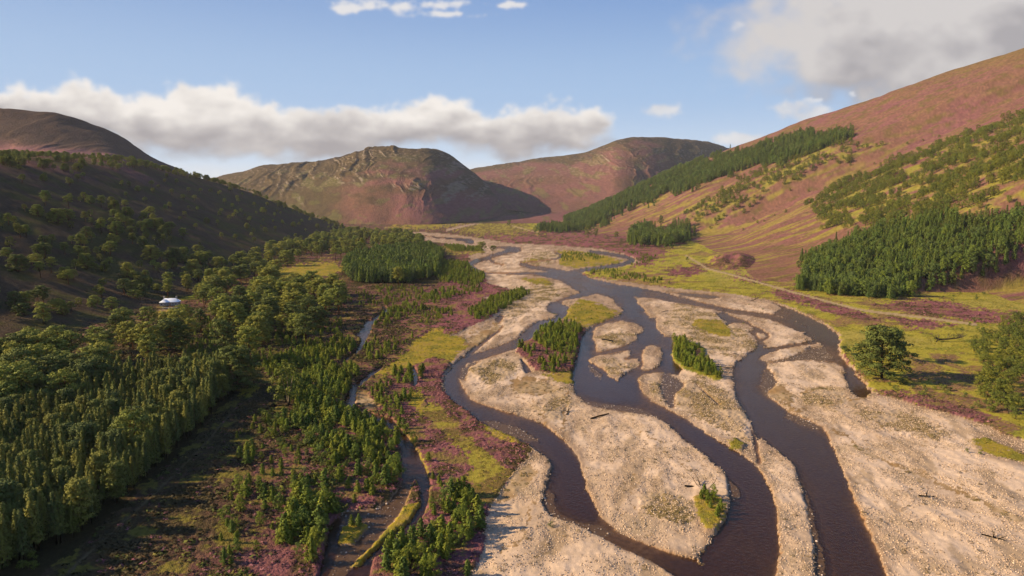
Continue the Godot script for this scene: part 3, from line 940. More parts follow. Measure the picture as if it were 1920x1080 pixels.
func clump(st: SurfaceTool, c: Vector3, r: Vector3, n: int, size: float, tone: Color, inner := 0.55) -> void:
	for i in n:
		var d := any_dir()
		if d.y < -0.35 and rng.randf() < 0.7: d.y = -d.y
		var k := rnd(inner, 1.0)
		leaf(st, c + d * r * k, (d / r).normalized(), size, tone)

func tube(st: SurfaceTool, pts: Array, r0: float, r1: float, sides := 6) -> void:
	var rings := []
	for i in pts.size():
		var p: Vector3 = pts[i]
		var d: Vector3 = (pts[mini(i + 1, pts.size() - 1)] - pts[maxi(i - 1, 0)]).normalized()
		var s := d.cross(Vector3(0.31, 0.2, 0.93)).normalized()
		var t := d.cross(s)
		var r := lerpf(r0, r1, float(i) / (pts.size() - 1))
		var ring := []
		for k in sides:
			var a := TAU * k / sides
			ring.append([p + (s * cos(a) + t * sin(a)) * r, s * cos(a) + t * sin(a)])
		rings.append(ring)
	for i in pts.size() - 1:
		for k in sides:
			var l := (k + 1) % sides
			for q in [rings[i][k], rings[i + 1][l], rings[i + 1][k], rings[i][k], rings[i][l], rings[i + 1][l]]:
				st.set_normal(q[1])
				st.add_vertex(q[0])

func begin() -> SurfaceTool:
	var st := SurfaceTool.new()
	st.begin(Mesh.PRIMITIVE_TRIANGLES)
	return st

# each tree is [trunk mesh, crown mesh, height it was built at]
func grow_scots_pine(h: float, spread: float, low: float, limbs := 0) -> Array:
	var tr := begin()
	var cr := begin()
	var lean := Vector3(rnd(-1, 1), 0, rnd(-1, 1)) * h * 0.05
	var trunk := []
	for i in 6:
		var t := i / 5.0
		trunk.append(Vector3(0, h * 0.86 * t, 0) + lean * t * t + Vector3(rnd(-1, 1), 0, rnd(-1, 1)) * h * 0.012)
	tube(tr, trunk, h * 0.026, h * 0.009, 7)
	var n := limbs if limbs else int(rnd(17, 22))
	for i in n:
		var t := pow((i + rnd(0.1, 0.9)) / n, 0.8)
		var y := lerpf(low, 0.95, t)
		var a := i * 2.4 + rnd(-0.5, 0.5)
		var reach := spread * h * (0.25 + 0.75 * sin(PI * clampf(0.30 + 0.62 * t, 0.0, 1.0))) * rnd(0.65, 1.1)
		var from := Vector3(0, h * (y - 0.09), 0) + lean * y * y
		var to := Vector3(cos(a) * reach, h * y + rnd(-0.02, 0.03) * h, sin(a) * reach) + lean * y * y
		tube(tr, [from, from.lerp(to, 0.55) + Vector3(0, -h * 0.015, 0), to], h * 0.008, h * 0.003, 4)
		var tone := Color.WHITE * rnd(0.8, 1.25)
		var rr := h * rnd(0.085, 0.125) * (0.95 if limbs else 1.0)
		clump(cr, to, Vector3(rr * 1.25, rr * 0.62, rr * 1.25), 95, h * 0.019, tone)
		clump(cr, from.lerp(to, 0.6) + Vector3(0, h * 0.02, 0), Vector3(rr, rr * 0.5, rr), 50, h * 0.016, tone)
		for s in 2:
			var side := to + Vector3(rnd(-1, 1), rnd(-0.4, 0.4), rnd(-1, 1)) * rr * 1.2
			clump(cr, side, Vector3(rr * 0.7, rr * 0.4, rr * 0.7), 34, h * 0.016, tone * rnd(0.85, 1.15))
	return [tr.commit(), cr.commit(), h]

func grow_spire(h: float, w: float, low: float, layers: int, tri: float, full := 0.62) -> Array:
	# a forest pine: narrow, whorled, shoots turned up
	var tr := begin()
	var cr := begin()
	tube(tr, [Vector3.ZERO, Vector3(rnd(-0.1, 0.1), h * 0.5, rnd(-0.1, 0.1)), Vector3(0, h * 0.96, 0)], h * 0.016, h * 0.003, 5)
	for i in layers:
		var t := (i + 0.5) / layers
		var y := lerpf(low, 1.0, t)
		var r := w * h * pow(1.0 - t, full) * rnd(0.72, 1.2) + h * 0.02
		var arms := int(lerpf(8, 4, t))
		var tone := Color.WHITE * rnd(0.82, 1.2)
		for k in arms:
			var a := TAU * k / arms + i * 1.3 + rnd(-0.3, 0.3)
			var reach := r * rnd(0.65, 1.15)
			var d := Vector3(cos(a), 0, sin(a))
			var tip := d * reach + Vector3(0, h * y + reach * 0.25, 0)
			for s in 22:
				var f := pow(rng.randf(), 0.6)
				var p := Vector3(0, h * y, 0).lerp(tip, f) + any_dir() * h * 0.022
				leaf(cr, p, (d * 0.8 + Vector3(0, 0.55, 0) + any_dir() * 0.3).normalized(), tri * h, tone)
	for s in 12:
		leaf(cr, Vector3(0, h * rnd(0.93, 1.02), 0) + any_dir() * h * 0.012, Vector3(0, 1, 0), tri * h * 0.7, Color.WHITE)
	return [tr.commit(), cr.commit(), h]

func grow_broadleaf(h: float, w: float, low: float) -> Array:
	var tr := begin()
	var cr := begin()
	var lean := Vector3(rnd(-1, 1), 0, rnd(-1, 1)) * h * 0.06
	for s in 3:
		var a := TAU * s / 3.0 + rnd(-0.4, 0.4)
		var d := Vector3(cos(a), 0, sin(a))
		tube(tr, [d * h * 0.012, d * h * 0.05 + Vector3(0, h * 0.3, 0) + lean * 0.3, d * h * 0.14 + Vector3(0, h * 0.7, 0) + lean], h * 0.018, h * 0.005, 5)
	var n := 17
	for i in n:
		var t := (i + 0.5) / n
		var y := lerpf(low, 0.93, t)
		var a := i * 2.4 + rnd(-0.5, 0.5)
		var bulge := sqrt(maxf(0.0, 1.0 - pow((t - 0.42) / 0.62, 2.0)))
		var reach := w * h * bulge * rnd(0.35, 0.95)
		var c := Vector3(cos(a) * reach, h * y, sin(a) * reach) + lean * t
		var rr := h * rnd(0.10, 0.16)
		var tone := Color.WHITE * rnd(0.8, 1.2)
		clump(cr, c, Vector3(rr, rr * 0.85, rr), 90, h * 0.022, tone)
		clump(cr, c + any_dir() * rr * 0.9, Vector3(rr, rr, rr) * 0.55, 34, h * 0.02, tone)
	return [tr.commit(), cr.commit(), h]

func grow_bush(h: float, w: float) -> Array:
	var tr := begin()
	var cr := begin()
	tube(tr, [Vector3.ZERO, Vector3(0, h * 0.5, 0)], h * 0.03, h * 0.012, 4)
	for i in 9:
		var a := i * 2.4
		var y := rnd(0.2, 0.75)
		var r := w * h * rnd(0.2, 0.75) * (1.15 - y)
		clump(cr, Vector3(cos(a) * r, h * y, sin(a) * r), Vector3(1, 0.85, 1) * h * rnd(0.2, 0.28), 46, h * 0.05, Color.WHITE * rnd(0.8, 1.2))
	return [tr.commit(), cr.commit(), h]

func two_part(tree: Array, bark: Material, leaves: Material) -> ArrayMesh:
	var m := ArrayMesh.new()
	for i in 2:
		var src: ArrayMesh = tree[i]
		m.add_surface_from_arrays(Mesh.PRIMITIVE_TRIANGLES, src.surface_get_arrays(0))
		m.surface_set_material(i, bark if i == 0 else leaves)
	return m

# kinds: name -> {forms, bark, tones, spots}
var kinds := {}

func kind_of(called: String, category: String, forms: Array, bark: Material, tones: Array) -> void:
	kinds[called] = {"category": category, "forms": forms, "bark": bark, "tones": tones, "spots": [], "shades": []}

func spot(kind: String, p: Vector3, height: float, label: String, group: String, must := false, form := -1) -> void:
	if not must:
		# the yard of the cottage and the sight of it from the river stay open
		var yard := Vector2(p.x - cottage.x, p.z - cottage.z)
		if absf(yard.x) < 17.0 and yard.y > -9.0 and yard.y < 40.0: return
	var k: Dictionary = kinds[kind]
	var dist := p.distance_to(eye)
	var s := sight(p + Vector3(0, height * 0.5, 0))
	var seen := s.x > -15.0 and s.x < 1935.0 and s.y > 0.0 and s.y < 1100.0
	var size := height / dist * (1.0 if seen else 0.02) + (10.0 if must else 0.0)
	k.spots.append([size, p, height, rng.randi() % k.forms.size() if form < 0 else form, 2 if form == 5 and kind == "scots_pine" else rng.randi() % k.tones.size(), rnd(0, TAU), label, group])
	if must: return
	var mine: Array = k.spots[-1]
	var nominal: float = k.forms[mine[3]][2]
	var size_word := "short " if height < nominal * 0.72 else "tall " if height > nominal * 1.08 else "medium "
	mine[6] = size_word + (k.shades[mine[4]] if k.shades.size() else "") + label

func plant_all(most: int) -> void:
	for called in kinds:
		var k: Dictionary = kinds[called]
		var spots: Array = k.spots
		spots.sort_custom(func(a, b): return a[0] > b[0])
		var protos := []
		for f in k.forms:
			var o := Node3D.new()
			o.name = "tree"
			var tr := MeshInstance3D.new()
			tr.name = "trunk"
			tr.mesh = f[0]
			tr.material_override = k.bark
			o.add_child(tr)
			var cr := MeshInstance3D.new()
			cr.name = "crown"
			cr.mesh = f[1]
			o.add_child(cr)
			protos.append(o)
		var rest := {}
		for i in spots.size():
			var s: Array = spots[i]
			if i < most:
				var o: Node3D = protos[s[3]].duplicate()
				o.name = numbered(called)
				add_child(o)
				o.position = s[1]
				o.rotation.y = s[5]
				o.scale = Vector3.ONE * (s[2] / k.forms[s[3]][2])
				o.get_node("crown").material_override = k.tones[s[4]]
				tag(o, s[6], k.category, s[7])
			else:
				var key: int = s[3]
				if not rest.has(key): rest[key] = []
				rest[key].append(s)
		for o in protos: o.free()
		if rest.is_empty(): continue
		var mass := Node3D.new()
		mass.name = numbered(called + "_forest")
		add_child(mass)
		tag(mass, k.mass, "forest", "", "stuff")
		var white: StandardMaterial3D = k.tones[0].duplicate()
		for key in rest:
			var mm := MultiMesh.new()
			mm.transform_format = MultiMesh.TRANSFORM_3D
			mm.use_colors = true
			mm.mesh = two_part(k.forms[key], k.bark, white)
			var list: Array = rest[key]
			mm.instance_count = list.size()
			for i in list.size():
				var s: Array = list[i]
				var b := Basis(Vector3.UP, s[5]).scaled(Vector3.ONE * (s[2] / k.forms[key][2]))
				mm.set_instance_transform(i, Transform3D(b, s[1]))
				var w := rnd(0.75, 1.25)
				mm.set_instance_color(i, Color(w * rnd(0.9, 1.15), w, w * rnd(0.85, 1.1)))
			var mi := MultiMeshInstance3D.new()
			mi.name = "trees"
			mi.multimesh = mm
			tag(mi, "", "", "", "stuff")
			mass.add_child(mi, true)

func fill(kind: String, p: PackedVector2Array, gap: float, h0: float, h1: float, keep: float, label: String, group: String, clumpy := 0.0) -> void:
	# plants a patch of the valley floor at even spacing with jitter
	var xa := 1e9
	var xb := -1e9
	var da := 1e9
	var db := -1e9
	for s in p:
		var q := at_floor(s.x, s.y)
		xa = minf(xa, q.x)
		xb = maxf(xb, q.x)
		da = minf(da, -q.z)
		db = maxf(db, -q.z)
	var d := da
	while d < db:
		var x := xa
		while x < xb:
			var q := Vector3(x + rnd(-0.45, 0.45) * gap, 0, -d + rnd(-0.45, 0.45) * gap)
			x += gap
			var s := sight(q)
			if not in_poly(p, s) or rng.randf() > keep: continue
			if clumpy > 0.0 and n_mid.get_noise_2d(q.x * 0.8, q.z * 0.8) < rnd(-0.25, 0.25) + clumpy * 0.35 - 0.2: continue
			var c := cls[cell(s.x, s.y)]
			if c == DEEP or c == SHALLOW or c == TRACK: continue
			if c == GRAVEL and kind != "bush": continue
			q.y = hgt[cell(s.x, s.y)] - 0.1
			if kind == "scots_pine" and (in_poly(clearing, s) or in_poly(lawn, s)): continue
			spot(kind, q, rnd(h0, h1) * (1.0 + 0.3 * n_mid.get_noise_2d(q.x * 0.5, q.z * 0.5)), label, group)
		d += gap

func fill_hill(right: bool, kind: String, p: PackedVector2Array, x0: float, x1: float, d0: float, d1: float, gap: float, h0: float, h1: float, keep: float, label: String, group: String, clumpy := 0.0) -> void:
	var d := d0
	while d < d1:
		var x := x0
		while x < x1:
			var qx := x + rnd(-0.45, 0.45) * gap
			var qd := d + rnd(-0.45, 0.45) * gap
			x += gap
			if absf(qx) > qd * 0.82: continue
			var y := hill_y(right, qx, qd)
			if y < 0.5: y = floor_y(qx, qd)
			var q := Vector3(qx, y, -qd)
			var sq := sight(q) + Vector2(n_mid.get_noise_2d(q.x * 0.3, q.z * 0.3) * 34.0, n_mid.get_noise_2d(q.x * 0.3 + 400.0, q.z * 0.3) * 18.0)
			if not in_poly(p, sq) or rng.randf() > keep: continue
			if clumpy > 0.0 and n_big.get_noise_2d(q.x * 2.2, q.z * 2.2) + n_mid.get_noise_2d(q.x * 0.3, q.z * 0.3) * 0.6 < rnd(-0.2, 0.2) + clumpy * 0.3 - 0.15: continue
			q.y -= 0.3
			spot(kind, q, rnd(h0, h1), label, group)
		d += gap

func build_trees() -> void:
	rng.seed = 77
	cottage = floor_point(320, 575)
	clearing = poly([518, 506, 560, 494, 612, 490, 660, 498, 630, 524, 592, 536, 560, 548, 524, 552])
	lawn = poly([428, 552, 470, 538, 504, 540, 486, 566, 440, 572])
	var bark_red := paint(Color(0.20, 0.10, 0.055))
	var bark_grey := paint(Color(0.12, 0.095, 0.075))
	var bark_pale := paint(Color(0.36, 0.32, 0.27))
	var forms := []
	for i in 5: forms.append(grow_scots_pine(20.0, rnd(0.24, 0.32), rnd(0.34, 0.48)))
	forms.append(grow_scots_pine(20.0, 0.46, 0.10, 62))
	kind_of("scots_pine", "pine tree", forms, bark_red, [leaf_mat(Color(0.160, 0.189, 0.039)), leaf_mat(Color(0.189, 0.211, 0.039)), leaf_mat(Color(0.098, 0.123, 0.032)), leaf_mat(Color(0.224, 0.229, 0.043))])
	kinds.scots_pine.shades = ["mid green ", "yellow green ", "dark green ", "pale green "]
	kinds.scots_pine.mass = "scattered old pines covering the shaded left hillside"
	forms = []
	forms.append(grow_scots_pine(14.0, 0.13, 0.2, 30))
	for i in 7: forms.append(grow_spire(14.0, rnd(0.12, 0.18), rnd(0.08, 0.25), 17, 0.0135, rnd(0.7, 1.1)))
	kind_of("plantation_pine", "pine tree", forms, bark_grey, [leaf_mat(Color(0.130, 0.150, 0.036)), leaf_mat(Color(0.185, 0.190, 0.042)), leaf_mat(Color(0.088, 0.115, 0.036))])
	kinds.plantation_pine.shades = ["mid green ", "light green ", "dark green "]
	kinds.plantation_pine.mass = "dense pine plantation behind the nearest rows on the left"
	forms = []
	for i in 3: forms.append(grow_spire(14.0, rnd(0.16, 0.22), 0.06, 16, 0.018, rnd(0.6, 0.95)))
	for i in 2: forms.append(grow_broadleaf(12.0, rnd(0.28, 0.34), 0.12))
	kind_of("conifer_tree", "conifer tree", forms, bark_grey, [leaf_mat(Color(0.096, 0.139, 0.032)), leaf_mat(Color(0.129, 0.174, 0.029)), leaf_mat(Color(0.083, 0.120, 0.037))])
	kinds.conifer_tree.shades = ["mid green ", "light green ", "dark green "]
	kinds.conifer_tree.mass = "dense conifer woods on the lower and upper right slopes and mid valley"
	forms = []
	for i in 4: forms.append(grow_broadleaf(10.0, rnd(0.34, 0.42), rnd(0.18, 0.28)))
	kind_of("birch_tree", "birch tree", forms, bark_pale, [leaf_mat(Color(0.120, 0.142, 0.026)), leaf_mat(Color(0.150, 0.162, 0.026)), leaf_mat(Color(0.095, 0.120, 0.026))])
	kinds.birch_tree.mass = "open birch wood climbing the right hillside"
	forms = []
	for i in 5: forms.append(grow_spire(4.0, rnd(0.27, 0.38), 0.04, 11, 0.042, rnd(0.4, 0.75)))
	forms.append(grow_broadleaf(4.0, 0.34, 0.1))
	forms.append(grow_broadleaf(4.0, 0.42, 0.05))
	kind_of("young_pine", "young pine", forms, bark_grey, [leaf_mat(Color(0.155, 0.197, 0.028)), leaf_mat(Color(0.192, 0.222, 0.031)), leaf_mat(Color(0.113, 0.162, 0.033))])
	kinds.young_pine.shades = ["mid green ", "light green ", "dark green "]
	kinds.young_pine.mass = "thickets of small young pines spread over the valley floor"
	forms = []
	for i in 3: forms.append(grow_bush(2.4, rnd(0.5, 0.7)))
	kind_of("bush", "bush", forms, bark_grey, [leaf_mat(Color(0.109, 0.137, 0.026)), leaf_mat(Color(0.087, 0.112, 0.031))])
	kinds.bush.mass = "low green bushes spread along the river banks"

	# named trees
	spot("scots_pine", floor_point(1652, 714), 23.5, "large spreading dark pine alone on the right river bank", "", true, 5)
	spot("scots_pine", floor_point(1668, 682), 17.0, "smaller pine close behind the large pine on the right bank", "", true, 1)
	spot("scots_pine", floor_point(424, 683), 22.0, "broad round crowned old pine with sunlit yellow green top above the plantation", "", true, 0)
	spot("scots_pine", floor_point(470, 690), 20.0, "dark shaded old pine right beside the round crowned pine", "", true, 2)
	spot("scots_pine", floor_point(447, 735), 19.0, "dark full crowned pine at the end of the plantation by the track", "", true, 5)
	spot("scots_pine", floor_point(257, 873), 17.5, "pale thin crowned pine with bare limbs at the plantation edge", "", true, 3)
	spot("scots_pine", floor_point(574, 656), 18.5, "tall orange stemmed pine on the left bank heath beside the stream", "", true, 3)
	spot("scots_pine", floor_point(904, 478), 21.0, "dark pine in a small clump on the far gravel bank", "", true, 1)
	spot("scots_pine", floor_point(924, 478), 15.0, "thin pine right of the dark pine on the far gravel bank", "", true, 4)
	spot("scots_pine", floor_point(135, 686), 17.0, "leaning pine on brown heath at the left beside the footpath", "", true, 4)
	spot("scots_pine", floor_point(190, 684), 15.0, "spindly pine with bare stem on brown heath at left", "", true, 1)
	spot("scots_pine", floor_point(747, 536), 18.0, "tall bare stemmed pine at the front edge of the mid valley wood", "", true, 0)
	spot("birch_tree", floor_point(541, 764), 17.0, "large round birch with forked pale trunks beside the small pool", "", true, 0)
	spot("birch_tree", floor_point(954, 425), 22.0, "single tree standing alone in the far yellow meadow", "", true, 1)
	spot("birch_tree", floor_point(1288, 491), 6.0, "small round tree alone on the green meadow by the path", "", true, 2)
	spot("birch_tree", floor_point(1155, 449), 17.0, "round tree alone on the far heather near the foot of the slope", "", true, 2)
	spot("birch_tree", floor_point(1117, 445), 20.0, "round tree right of the pair at the end of the far wood", "", true, 1)
	spot("birch_tree", floor_point(1103, 443), 26.0, "tall round tree touching the right end of the far wood", "", true, 0)
	spot("bush", floor_point(1584, 669), 6.4, "rounded green bush at the bend of the right bank above the water", "", true, 0)
	spot("bush", floor_point(1033, 990), 1.6, "small rusty tuft on the pale gravel at the bottom", "", true, 1)

	# the plantation at lower left
	fill("plantation_pine", poly([-340, 800, -40, 770, 90, 745, 200, 730, 330, 715, 410, 705, 438, 735, 400, 780, 330, 850, 240, 935, 150, 1010, 60, 1060, -40, 1100, -340, 1180]), 2.7, 8.5, 14.5, 0.88, "pine in the dense dark plantation at lower left", "pines of the lower left plantation")
	fill("plantation_pine", poly([-340, 720, 60, 690, 150, 720, 60, 750, -340, 800]), 5.0, 11.0, 15.0, 0.8, "pine in the dense dark plantation at lower left", "pines of the lower left plantation")
	# old pines of the left valley
	fill("scots_pine", poly([-20, 700, 60, 690, 190, 700, 230, 730, 150, 775, 60, 810, -20, 830]), 10.0, 14.0, 19.0, 0.6, "old pine standing up out of the back of the plantation", "old pines within the plantation")
	fill("scots_pine", poly([0, 690, 80, 670, 200, 640, 300, 620, 380, 605, 380, 650, 330, 690, 200, 705, 60, 740, 0, 750]), 13.0, 12.0, 18.0, 0.62, "old pine among dark heath between the plantation and the house", "old pines between plantation and house")
	fill("scots_pine", poly([370, 560, 440, 530, 530, 500, 560, 530, 640, 560, 640, 600, 560, 640, 480, 650, 400, 620]), 12.5, 13.0, 19.5, 0.72, "old pine with sunlit crown between the house and the stream", "old pines right of the house")
	fill("scots_pine", poly([430, 500, 520, 470, 650, 440, 760, 445, 780, 462, 700, 470, 640, 495, 540, 500, 470, 525]), 20.0, 16.0, 22.0, 0.6, "old pine standing around the bright clearing up the valley", "old pines round the clearing")
	fill("scots_pine", poly([0, 640, 0, 560, 150, 550, 290, 535, 290, 575, 200, 610, 100, 640]), 17.0, 13.0, 18.0, 0.5, "old pine on the dark flat below the left hillside", "old pines below the left hillside")
	fill("scots_pine", poly([720, 462, 740, 452, 790, 455, 795, 466, 740, 472]), 15.0, 15.0, 21.0, 0.9, "dark pine behind the mid valley wood", "dark pines behind the mid valley wood")
	# left hillside
	fill_hill(false, "scots_pine", poly([-60, 600, -60, 440, 60, 400, 150, 370, 260, 390, 330, 440, 420, 490, 480, 505, 420, 540, 300, 560, 150, 590]), -900, -240, 400, 1900, 12.0, 7.0, 16.0, 0.72, "old pine on the lower slope of the shaded left hillside", "old pines on the left hillside", 0.35)
	fill_hill(false, "birch_tree", poly([-60, 600, -60, 420, 60, 390, 180, 380, 260, 400, 330, 450, 420, 500, 420, 540, 300, 560, 150, 590]), -900, -240, 400, 1900, 26.0, 6.0, 10.0, 0.4, "bright green birch among the pines of the left hillside", "birches on the left hillside")
	fill_hill(false, "scots_pine", poly([-60, 300, 60, 285, 200, 290, 350, 300, 460, 335, 560, 380, 650, 425, 640, 438, 540, 392, 450, 352, 350, 322, 200, 308, 60, 306, -60, 320]), -1300, -380, 700, 1950, 13.0, 7.0, 13.0, 0.3, "pine in the dark line of trees along the left ridge", "pines along the left ridge")
	fill_hill(false, "scots_pine", poly([0, 440, 0, 340, 200, 320, 420, 350, 560, 420, 640, 445, 480, 480, 330, 430, 200, 350]), -1100, -380, 600, 1950, 30.0, 7.0, 12.0, 0.5, "pine scattered high on the dark left hillside", "scattered pines high on the left hillside")
	var dd := 650.0
	while dd < 1960.0:
		var xx := knots(foot_l, dd) - knots(crest_l, dd) / 0.478
		for t in 4:
			if n_mid.get_noise_2d(dd * 0.35, t * 9.0) > (0.05 if dd > 1250.0 else -0.12): continue
			var q := Vector3(xx + rnd(-34, 26), 0, -dd + rnd(-6, 6))
			q.y = left_hill(q.x, -q.z) - 0.4
			spot("scots_pine", q, rnd(7, 13), "pine in the dark line of trees along the left ridge", "pines along the left ridge")
		dd += 9.0
	# mid valley woods
	fill("conifer_tree", poly([655, 492, 700, 476, 808, 466, 830, 482, 822, 520, 760, 534, 664, 532, 644, 512]), 6.0, 11.0, 16.0, 0.92, "conifer in the square mid valley wood", "conifers of the mid valley wood")
	fill_hill(true, "conifer_tree", poly([1187, 444, 1205, 433, 1250, 428, 1298, 428, 1312, 438, 1285, 450, 1225, 462, 1192, 458]), 200, 620, 1000, 1900, 10.0, 20.0, 27.0, 0.9, "conifer in the small wood at the foot of the right slope", "conifers of the small right wood")
	fill("conifer_tree", poly([1003, 437, 1022, 430, 1090, 429, 1094, 434, 1050, 438]), 16.0, 20.0, 28.0, 0.95, "conifer in the far wood at the edge of the meadow", "conifers of the far wood")
	# right plantation and the belts on the right slope
	fill_hill(true, "conifer_tree", poly([1500, 512, 1512, 496, 1600, 452, 1700, 420, 1800, 410, 1920, 396, 2020, 386, 2020, 480, 1920, 496, 1850, 515, 1750, 544, 1640, 559, 1560, 557, 1502, 542]), 200, 900, 500, 1300, 4.7, 8.5, 15.5, 0.93, "conifer in the dark plantation at the foot of the right slope", "conifers of the right plantation")
	fill_hill(true, "conifer_tree", poly([1060, 428, 1085, 405, 1150, 384, 1250, 330, 1400, 286, 1500, 256, 1590, 250, 1616, 256, 1560, 278, 1500, 297, 1400, 318, 1290, 354, 1250, 368, 1200, 378, 1160, 396, 1130, 424]), 180, 1300, 1700, 3100, 8.5, 15.0, 24.0, 0.95, "conifer in the long dark forest belt high on the right slope", "conifers of the upper forest belt")
	fill_hill(true, "conifer_tree", poly([1150, 396, 1200, 378, 1260, 358, 1230, 385, 1180, 402, 1140, 425]), 180, 1300, 1500, 3100, 26.0, 12.0, 18.0, 0.5, "conifer in the long dark forest belt high on the right slope", "conifers of the upper forest belt")
	fill_hill(true, "birch_tree", birch_low, 250, 1200, 900, 2600, 10.0, 8.0, 14.0, 0.9, "birch in the upper narrow birch belt on the right slope", "birches of the narrow belt", 0.42)
	fill_hill(true, "birch_tree", birch_high, 400, 1600, 600, 2300, 8.5, 7.0, 13.5, 0.92, "birch in the broad open birch wood on the right slope", "birches of the broad wood", 0.32)
	fill_hill(true, "birch_tree", poly([1240, 430, 1300, 400, 1420, 330, 1700, 255, 1800, 250, 1560, 345, 1500, 420, 1320, 440]), 250, 1500, 900, 2600, 46.0, 5.0, 9.0, 0.3, "single small birch on the open heather of the right slope", "lone birches on the right slope")
	fill("birch_tree", poly([1830, 625, 1920, 600, 1990, 610, 1990, 840, 1920, 800, 1850, 770, 1830, 740, 1850, 700, 1820, 660]), 5.6, 4.5, 7.5, 0.75, "leafy birch in the thicket at the right edge above the gravel", "birches of the right edge thicket")
	# young pines
	var yl := ["young pine in the thicket between the left stream and the track", "young pines west of the left stream"]
	fill("young_pine", poly([500, 800, 560, 750, 640, 768, 700, 792, 744, 830, 752, 870, 745, 905, 728, 930, 695, 950, 635, 958, 612, 985, 605, 1030, 596, 1090, 520, 1090, 515, 1020, 560, 930, 590, 850, 550, 820]), 2.4, 1.6, 6.2, 0.85, yl[0], yl[1], 0.3)
	fill("young_pine", poly([440, 800, 520, 790, 560, 830, 580, 870, 540, 950, 500, 1060, 440, 1090, 380, 1080, 420, 1000, 440, 900]), 3.2, 1.4, 4.6, 0.66, yl[0], yl[1], 0.14)
	fill("young_pine", poly([640, 988, 660, 978, 688, 984, 668, 1000]), 2.6, 2.5, 4.0, 0.9, "young pine on the grassy islet in the left stream", "young pines on the stream islet")
	fill("young_pine", poly([800, 965, 830, 930, 872, 925, 905, 975, 905, 1040, 880, 1090, 690, 1095, 715, 1050, 760, 1015]), 2.7, 2.8, 5.4, 0.78, "young pine on the heather tongue between left stream and gravel", "young pines on the heather tongue", 0.2)
	fill("young_pine", poly([760, 830, 785, 820, 830, 900, 850, 930, 815, 950, 806, 900, 790, 860]), 3.4, 1.8, 3.2, 0.5, "young pine on the heather tongue between left stream and gravel", "young pines on the heather tongue")
	fill("young_pine", poly([690, 742, 740, 702, 795, 693, 785, 735, 755, 790, 790, 855, 768, 850, 735, 785, 705, 770]), 3.2, 2.4, 4.4, 0.72, "young pine in the strip along the east side of the left stream", "young pines east of the left stream", 0.2)
	fill("young_pine", poly([550, 712, 600, 690, 660, 690, 672, 705, 655, 745, 560, 765, 520, 745]), 3.0, 3.0, 5.2, 0.9, "young pine in the dark thicket beside the forked birch", "young pines by the forked birch")
	fill("young_pine", poly([490, 690, 560, 660, 640, 640, 672, 650, 640, 678, 560, 700, 510, 715]), 3.4, 3.0, 5.0, 0.85, "young pine in the dark thicket beside the forked birch", "young pines by the forked birch")
	fill("young_pine", poly([672, 668, 700, 640, 775, 636, 755, 660, 700, 680]), 3.6, 2.4, 4.0, 0.7, "young pine on the heather between stream and yellow grass", "young pines above the yellow grass", 0.2)
	fill("young_pine", poly([695, 618, 720, 590, 790, 560, 830, 545, 900, 538, 905, 550, 830, 566, 770, 600, 720, 616]), 4.0, 2.6, 4.6, 0.8, "young pine in the belt across the heather below the mid valley wood", "young pines below the mid valley wood", 0.2)
	fill("young_pine", poly([650, 555, 720, 540, 790, 540, 800, 555, 740, 575, 660, 580]), 4.6, 2.2, 4.2, 0.6, "young pine in the belt across the heather below the mid valley wood", "young pines below the mid valley wood", 0.3)
	fill("young_pine", poly([775, 600, 850, 575, 850, 595, 800, 612]), 4.2, 2.4, 4.0, 0.6, "young pine in the belt across the heather below the mid valley wood", "young pines below the mid valley wood")
	fill("young_pine", poly([876, 590, 925, 560, 975, 543, 996, 551, 960, 572, 915, 600, 890, 604]), 3.4, 3.0, 4.8, 0.85, "young pine in the dark patch on the bank left of the gravel", "young pines on the gravel bank")
	fill("young_pine", poly([825, 490, 905, 495, 912, 530, 880, 538, 822, 530]), 4.6, 3.0, 5.5, 0.95, "young pine in the shade right of the mid valley wood", "young pines beside the mid valley wood")
	fill("young_pine", poly([832, 462, 900, 461, 905, 472, 850, 473]), 6.0, 4.0, 6.5, 0.95, "young pine in the dark strip by the far gravel bank", "young pines on the far bank")
	fill("young_pine", poly([1000, 636, 1028, 616, 1060, 605, 1095, 619, 1086, 640, 1080, 668, 1050, 668, 1005, 650]), 2.9, 2.8, 4.8, 0.85, "young pine on the long heather island in the river", "young pines on the heather island")
	fill("young_pine", poly([970, 658, 985, 652, 1010, 668, 1060, 668, 1078, 672, 1072, 704, 1050, 712, 1020, 700]), 3.2, 2.6, 4.4, 0.7, "young pine on the long heather island in the river", "young pines on the heather island", 0.2)
	fill("young_pine", poly([1262, 640, 1290, 644, 1312, 655, 1300, 670, 1322, 680, 1336, 692, 1356, 711, 1343, 714, 1310, 702, 1275, 688, 1262, 670]), 2.7, 2.6, 4.4, 0.85, "young pine on the narrow island between two gravel bars", "young pines on the narrow island")
	fill("young_pine", poly([1302, 930, 1320, 922, 1352, 942, 1359, 966, 1345, 985, 1320, 950]), 2.2, 2.2, 3.6, 0.9, "young pine on the grassy point at the tip of the gravel island", "young pines on the gravel point")
	fill("young_pine", poly([1060, 473, 1105, 476, 1135, 484, 1120, 490, 1060, 492, 1046, 488]), 6.0, 2.5, 4.5, 0.6, "young pine on the far yellow island", "young pines on the far island", 0.3)
	fill("young_pine", poly([1098, 508, 1150, 507, 1240, 525, 1262, 537, 1200, 530, 1150, 524, 1110, 518]), 4.6, 2.2, 4.0, 0.7, "young pine on the grass along the far right bank", "young pines on the far right bank", 0.2)
	fill("young_pine", poly([1165, 470, 1230, 482, 1215, 498, 1180, 500, 1205, 486]), 6.0, 2.0, 4.0, 0.6, "young pine on the grass along the far right bank", "young pines on the far right bank")
